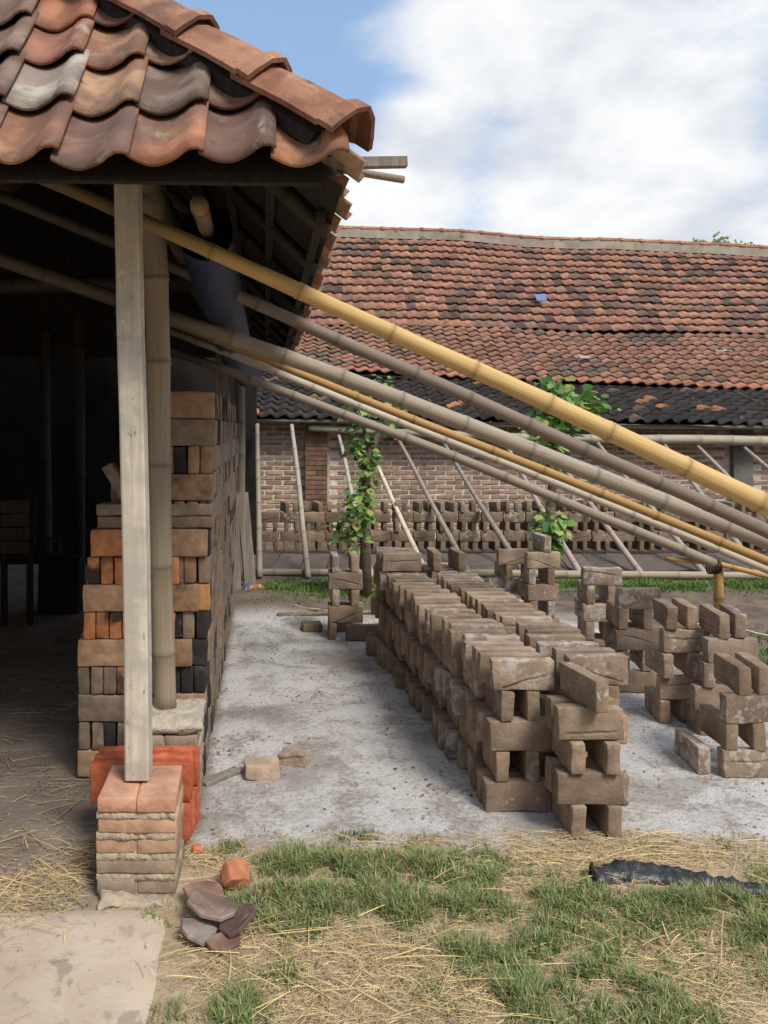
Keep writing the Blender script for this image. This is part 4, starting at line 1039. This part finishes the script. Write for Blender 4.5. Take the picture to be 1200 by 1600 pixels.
def plank():
    m = MB(); a = W(392, 884, 7.75); a.z = 0.0; b = W(378, 770, 7.75)
    m.box((a+b)/2, (.12, .025, (b-a).length), jit=.006, rot=Euler((.0, -.09, .3))); o = m.build('plank', GREYW, None); tag(o, 'weathered grey plank leaning at the far end of the tall stack', 'plank')
    m = MB(); a = W(372, 890, 7.4); a.z = 0; b = W(366, 770, 7.4)
    m.box((a+b)/2, (.07, .02, (b-a).length), jit=.006, rot=Euler((.0, -.03, .1))); o = m.build('plank', GREYW, None); tag(o, 'narrow dark plank standing behind the leaning grey plank', 'plank')
plank()
def crate():
    c = W(24, 865, 6.2); t = empty('wooden_crate', (c.x, 6.2, c.z-.05), 'pale board crate standing in the dark of the shed', 'crate')
    for k in range(4):
        m = MB(); m.box((c.x, 6.2, c.z+.05+k*.105), (.22, .03, .095), jit=.004); m.build('board', DUSTY, t)
    for s in (-1, 1):
        m = MB(); m.box((c.x+s*.10, 6.24, c.z/2+.2), (.04, .05, c.z+.42), jit=.003); m.build('leg', DARKW, t)
    m = MB(); m.box((c.x, 6.36, c.z+.2), (.22, .02, .4), jit=.004); m.build('back_board', DUSTY, t)
crate()
def frame():
    c = W(85, 872, 6.6); t = empty('small_frame', (c.x, 6.6, 0), 'small pale frame leaning in the dark shed', 'frame')
    z0 = 0.5
    for (dx, dz, w, h) in ((-.05, .06, .02, .12), (.05, .06, .02, .12), (0, .0, .12, .02), (0, .12, .12, .02)):
        m = MB(); m.box((c.x+dx, 6.6, z0+dz), (w, .02, h)); m.build('bar', DUSTY, t)
    m = MB(); m.box((c.x+.03, 6.68, .24), (.34, .12, .48), jit=.01); m.build('stand', DARKW, t)
frame()
def black_strip():
    m = MB(); n, k = 46, 9; a = G(926, 1378); b = G(1182, 1384); vs = []
    for i in range(n+1):
        s = i/n; c = a.lerp(b, s); w = .036+.022*abs(mnoise.noise(Vector((s*9, 1, 0))))+.018*math.sin(math.pi*min(1, s*1.3)); hgt = .034+.022*abs(mnoise.noise(Vector((s*7, 4, 0))))
        if i == 0: hgt *= 1.9
        for j in range(k):
            th = math.pi*j/(k-1); q = mnoise.noise(Vector((s*26, j*1.1, 3)))
            vs.append((c.x+.012*q, c.y+.05*math.sin(s*5)-.02*s-math.cos(th)*(w+.014*q), .004+math.sin(th)*(hgt+.012*q)+.004*mnoise.noise(Vector((s*60, j*2.0, 9)))))
    m.add(vs, [(i*k+j, i*k+j+1, (i+1)*k+j+1, (i+1)*k+j) for i in range(n) for j in range(k-1)]+[tuple(range(k))])
    o = m.build('plastic_strip', BLACKP, None, True); tag(o, 'crumpled strip of black plastic lying in the straw at right', 'plastic strip')
black_strip()

# ------------------------------------------------------------------ grass, straw and crumbs
nr = np.random.default_rng(5)
def gpt(px, py): q = G(px, py); return q.x, q.y
patches = [(470, 1350, .12, 1.), (430, 1400, .15, 1.2), (510, 1385, .16, 1.2), (600, 1380, .15, 1.), (690, 1365, .14, .9), (760, 1360, .12, .8), (480, 1440, .12, .8), (640, 1430, .14, .8), (740, 1430, .16, .7), (860, 1470, .20, 1.), (960, 1450, .18, .8), (1080, 1430, .16, .8), (1170, 1440, .14, .7), (800, 1520, .16, .7), (900, 1560, .22, 1.), (990, 1590, .2, 1.), (430, 1530, .09, .6), (320, 1585, .11, .9), (390, 1590, .1, .6), (250, 1432, .07, .5), (320, 1430, .05, .4), (1010, 1330, .08, .3), (1130, 1322, .06, .4), (560, 1320, .1, .5), (360, 1330, .07, .5), (880, 1400, .12, .5), (1190, 1360, .1, .5), (700, 1560, .1, .3), (80, 1425, .07, .3), (140, 1415, .03, .5), (600, 1320, .12, .3), (1150, 1520, .1, .3), (660, 1310, .03, .3), (1240, 1450, .25, .8)]
PW = [(gpt(a, b), r, w) for a, b, r, w in patches]
def grass(name, cnt, xr, yr, dens, hgt, label, colors, width=.0022, seed=1, maxn=100000):
    r = np.random.default_rng(seed); V = []; Fc = []; T = []; n = 0; made = 0
    while made < cnt and n < maxn*12:
        n += 1; x = r.uniform(*xr); y = r.uniform(*yr); d = dens(x, y)
        if r.random() > d: continue
        made += 1
        a = r.uniform(0, 6.283); h = hgt*r.uniform(.35, 1.25)*(0.6+.6*min(1, d)); ln = r.uniform(.2, 1.0)*h; dx, dy = math.cos(a)*ln, math.sin(a)*ln
        pa = a+1.57+r.uniform(-.6, .6); wx, wy = math.cos(pa)*width*r.uniform(.7, 1.5), math.sin(pa)*width; z0 = ground_height(x, y)-.004; b = len(V)
        V += [(x-wx, y-wy, z0), (x+wx, y+wy, z0), (x+dx*.35-wx*.9, y+dy*.35-wy*.9, z0+h*.6), (x+dx*.35+wx*.9, y+dy*.35+wy*.9, z0+h*.6), (x+dx, y+dy, z0+h*(.95 if ln < .7*h else .75))]
        Fc += [(b, b+1, b+3, b+2), (b+2, b+3, b+4)]
        c = colors[int(r.integers(len(colors)))]; g = r.uniform(.75, 1.25); T += [(c[0]*g, c[1]*g, c[2]*g)]*5
    me = bpy.data.meshes.new(name); me.from_pydata(V, [], Fc); finish(me, BLADE, False, T); o = link(name, me); tag(o, label, 'grass', kind='stuff')
def gd(x, y):
    s = 0
    for (c, r, w) in PW:
        d2 = ((x-c[0])**2+(y-c[1])**2*1.2)/(r*r)
        if d2 < 5: s += w*math.exp(-d2)
    k = .38+1.35*mnoise.noise(Vector((x*8, y*8, 2)))+.9*mnoise.noise(Vector((x*24, y*24, 4)))
    if -0.62 < x < -.28 and 2.58 < y < 2.9: return 0
    if 1.1 < x < 1.64 and 2.66 < y < 2.78: return 0
    return max(0, min(1, s*1.0-.12))*max(.03, k)+.004
greens = [(.22, .32, .12), (.18, .28, .10), (.28, .36, .15), (.15, .22, .08), (.26, .34, .13), (.46, .40, .22), (.36, .36, .17), (.5, .42, .25)]
grass('grass', 42000, (-1.3, 2.2), (2.0, 3.05), gd, .050, 'patchy green grass in the foreground', greens, .0017, 3, 60000)
def gd2(x, y):
    a = math.exp(-((y-7.75)/.22)**2)*(1 if x > 2.3 else 0)
    b = .9*math.exp(-((y-7.6)/.45)**2)*(1 if .0 < x < 2.2 else 0)
    c = .25*math.exp(-((x+.05)/.10)**2-((y-7.0)/.3)**2)
    e = .5*math.exp(-((y-5.4)/.35)**2)*(1 if x > 3.1 else 0)
    return max(a, b*.7, c, e)*(.5+.9*mnoise.noise(Vector((x*4, y*4, 1))))
grass('far_grass', 22000, (-.3, 6.2), (4.8, 8.2), gd2, .06, 'strip of green grass before the bamboo kerb', [(.12, .22, .05), (.09, .17, .04), (.16, .26, .06)], .004, 4, 60000)
def straw(name, cnt, xr, yr, dens, label, lmin, lmax, rad, colors, seed, zmax=.016, maxn=100000):
    r = np.random.default_rng(seed); mb = MB(); made = n = 0
    while made < cnt and n < maxn*8:
        n += 1; x = r.uniform(*xr); y = r.uniform(*yr)
        if r.random() > dens(x, y): continue
        made += 1; a = r.uniform(0, 6.283) if r.random() < .5 else r.normal(0, .6); L = r.uniform(lmin, lmax)*(.5 if r.random() < .5 else 1); cv = r.normal(0, .16)
        z0 = ground_height(x, y)+r.uniform(.002, zmax)+(.016 if (x < -.25 and y < 2.45) else 0); up = r.normal(0, .07)
        w = rad*r.uniform(.6, 1.5); P = []
        for k in range(5):
            s = k/4-.5; aa = a+cv*s; P.append((x+math.cos(aa)*L*s-math.sin(a)*cv*L*.25*(.25-s*s), y+math.sin(aa)*L*s+math.cos(a)*cv*L*.25*(.25-s*s), max(z0+up*L*s+.003*(1-4*s*s), .003+ground_height(x, y))))
        nx, ny = -math.sin(a)*w, math.cos(a)*w; V = []
        for p in P: V += [(p[0]-nx, p[1]-ny, p[2]), (p[0], p[1], p[2]+w*1.1), (p[0]+nx, p[1]+ny, p[2])]
        Fs = []
        for k in range(4):
            for q in range(2): Fs.append((k*3+q, k*3+q+1, k*3+q+4, k*3+q+3))
        c = colors[int(r.integers(len(colors)))]; g = r.uniform(.7, 1.2); mb.add(V, Fs, (c[0]*g, c[1]*g, c[2]*g))
    o = link(name, mb.mesh(name, STRAWM, True)); tag(o, label, 'straw', kind='stuff')
spat = [(560, 1570, .22, 1.), (680, 1560, .2, 1.), (470, 1570, .16, .9), (800, 1590, .2, .6), (1000, 1510, .16, .9), (1090, 1500, .18, .9), (1150, 1560, .2, .9), (880, 1345, .18, 1.), (1000, 1345, .2, 1.), (1120, 1350, .2, .8), (760, 1390, .14, .8), (90, 1380, .13, 1.2), (30, 1400, .14, 1.2), (130, 1340, .09, 1.2), (300, 1340, .06, 1.), (330, 1350, .06, .9), (400, 1480, .12, .9), (560, 1480, .16, .7), (700, 1490, .14, .7), (330, 1500, .1, .8), (1180, 1400, .12, .7), (640, 1340, .15, .5)]
SW = [(gpt(a, b), r, w) for a, b, r, w in spat]
def sd(x, y):
    s = .10 if (x > -.22 and y < 3.0) else (.008 if y < 2.5 else .03)
    for (c, r, w) in SW:
        d2 = ((x-c[0])**2+(y-c[1])**2)/(r*r)
        if d2 < 5: s += w*math.exp(-d2)
    if -0.60 < x < -.29 and 2.55 < y < 2.9: return 0
    if 1.1 < x < 1.66 and 2.66 < y < 2.78: return .08
    if y > 3.02 and x > -.25: s *= .02
    return s*(.5+.9*abs(mnoise.noise(Vector((x*7, y*7, 8)))))
sc_cols = [(.58, .45, .27), (.50, .38, .22), (.64, .52, .32), (.44, .33, .2), (.38, .29, .19), (.58, .44, .23)]
straw('straw', 16000, (-1.4, 2.3), (2.0, 3.1), sd, 'dry yellow straw scattered through the foreground grass', .012, .085, .0007, sc_cols, 6)
straw('straw_stalks', 480, (-1.4, 2.3), (2.0, 3.05), sd, 'longer pale straw stalks lying over the grass', .07, .30, .0012, [(.66, .53, .27), (.60, .46, .22), (.55, .41, .2)], 7, .03)
def sd3(x, y): return .25*max(0, mnoise.noise(Vector((x*2.2, y*2.2, 5)))+.15)+.02
straw('floor_straw', 1500, (-2.6, -.75), (2.7, 6.5), sd3, 'thin straw strewn over the shed floor', .04, .22, .0012, [(.46, .37, .22), (.38, .30, .18), (.30, .25, .15)], 8, .012)
def crumbs(name, cnt, xr, yr, smin, smax, cols, label, seed, fn=None):
    r = np.random.default_rng(seed); mb = MB(); made = 0
    while made < cnt:
        x = r.uniform(*xr); y = r.uniform(*yr)
        if fn and r.random() > fn(x, y): continue
        made += 1; s = smin+(smax-smin)*r.random()**3; c = cols[int(r.integers(len(cols)))]; g = r.uniform(.7, 1.2); z = ground_height(x, y)
        vs = [Vector((x, y, z))+Vector((a*s*r.uniform(.6, 1.2), b*s*r.uniform(.6, 1.2), cc*s*r.uniform(.4, .9))) for a, b, cc in ((1, 0, .2), (-1, 0, .2), (0, 1, .2), (0, -1, .2), (0, 0, 1), (.6, .6, .6), (0, 0, -.4))]
        mb.add(vs, [(0, 5, 4), (5, 2, 4), (2, 1, 4), (1, 3, 4), (3, 0, 4), (0, 2, 5), (0, 6, 2), (2, 6, 1), (1, 6, 3), (3, 6, 0)], (c[0]*g, c[1]*g, c[2]*g))
    o = link(name, mb.mesh(name, CLODM)); tag(o, label, 'soil crumbs', kind='stuff')
crumbs('soil_crumbs', 4200, (-.25, 2.8), (2.85, 6.5), .002, .011, [(.16, .13, .11), (.22, .18, .15), (.30, .26, .22), (.42, .38, .34)], 'loose crumbs of clay over the ash floor', 9, lambda x, y: .35+.9*mnoise.noise(Vector((x*1.7, y*1.7, 6))))
crumbs('floor_crumbs', 1500, (-2.6, -.2), (1.9, 5.5), .002, .010, [(.20, .16, .13), (.30, .25, .2), (.14, .11, .09)], 'small crumbs on the shed floor and apron', 10)
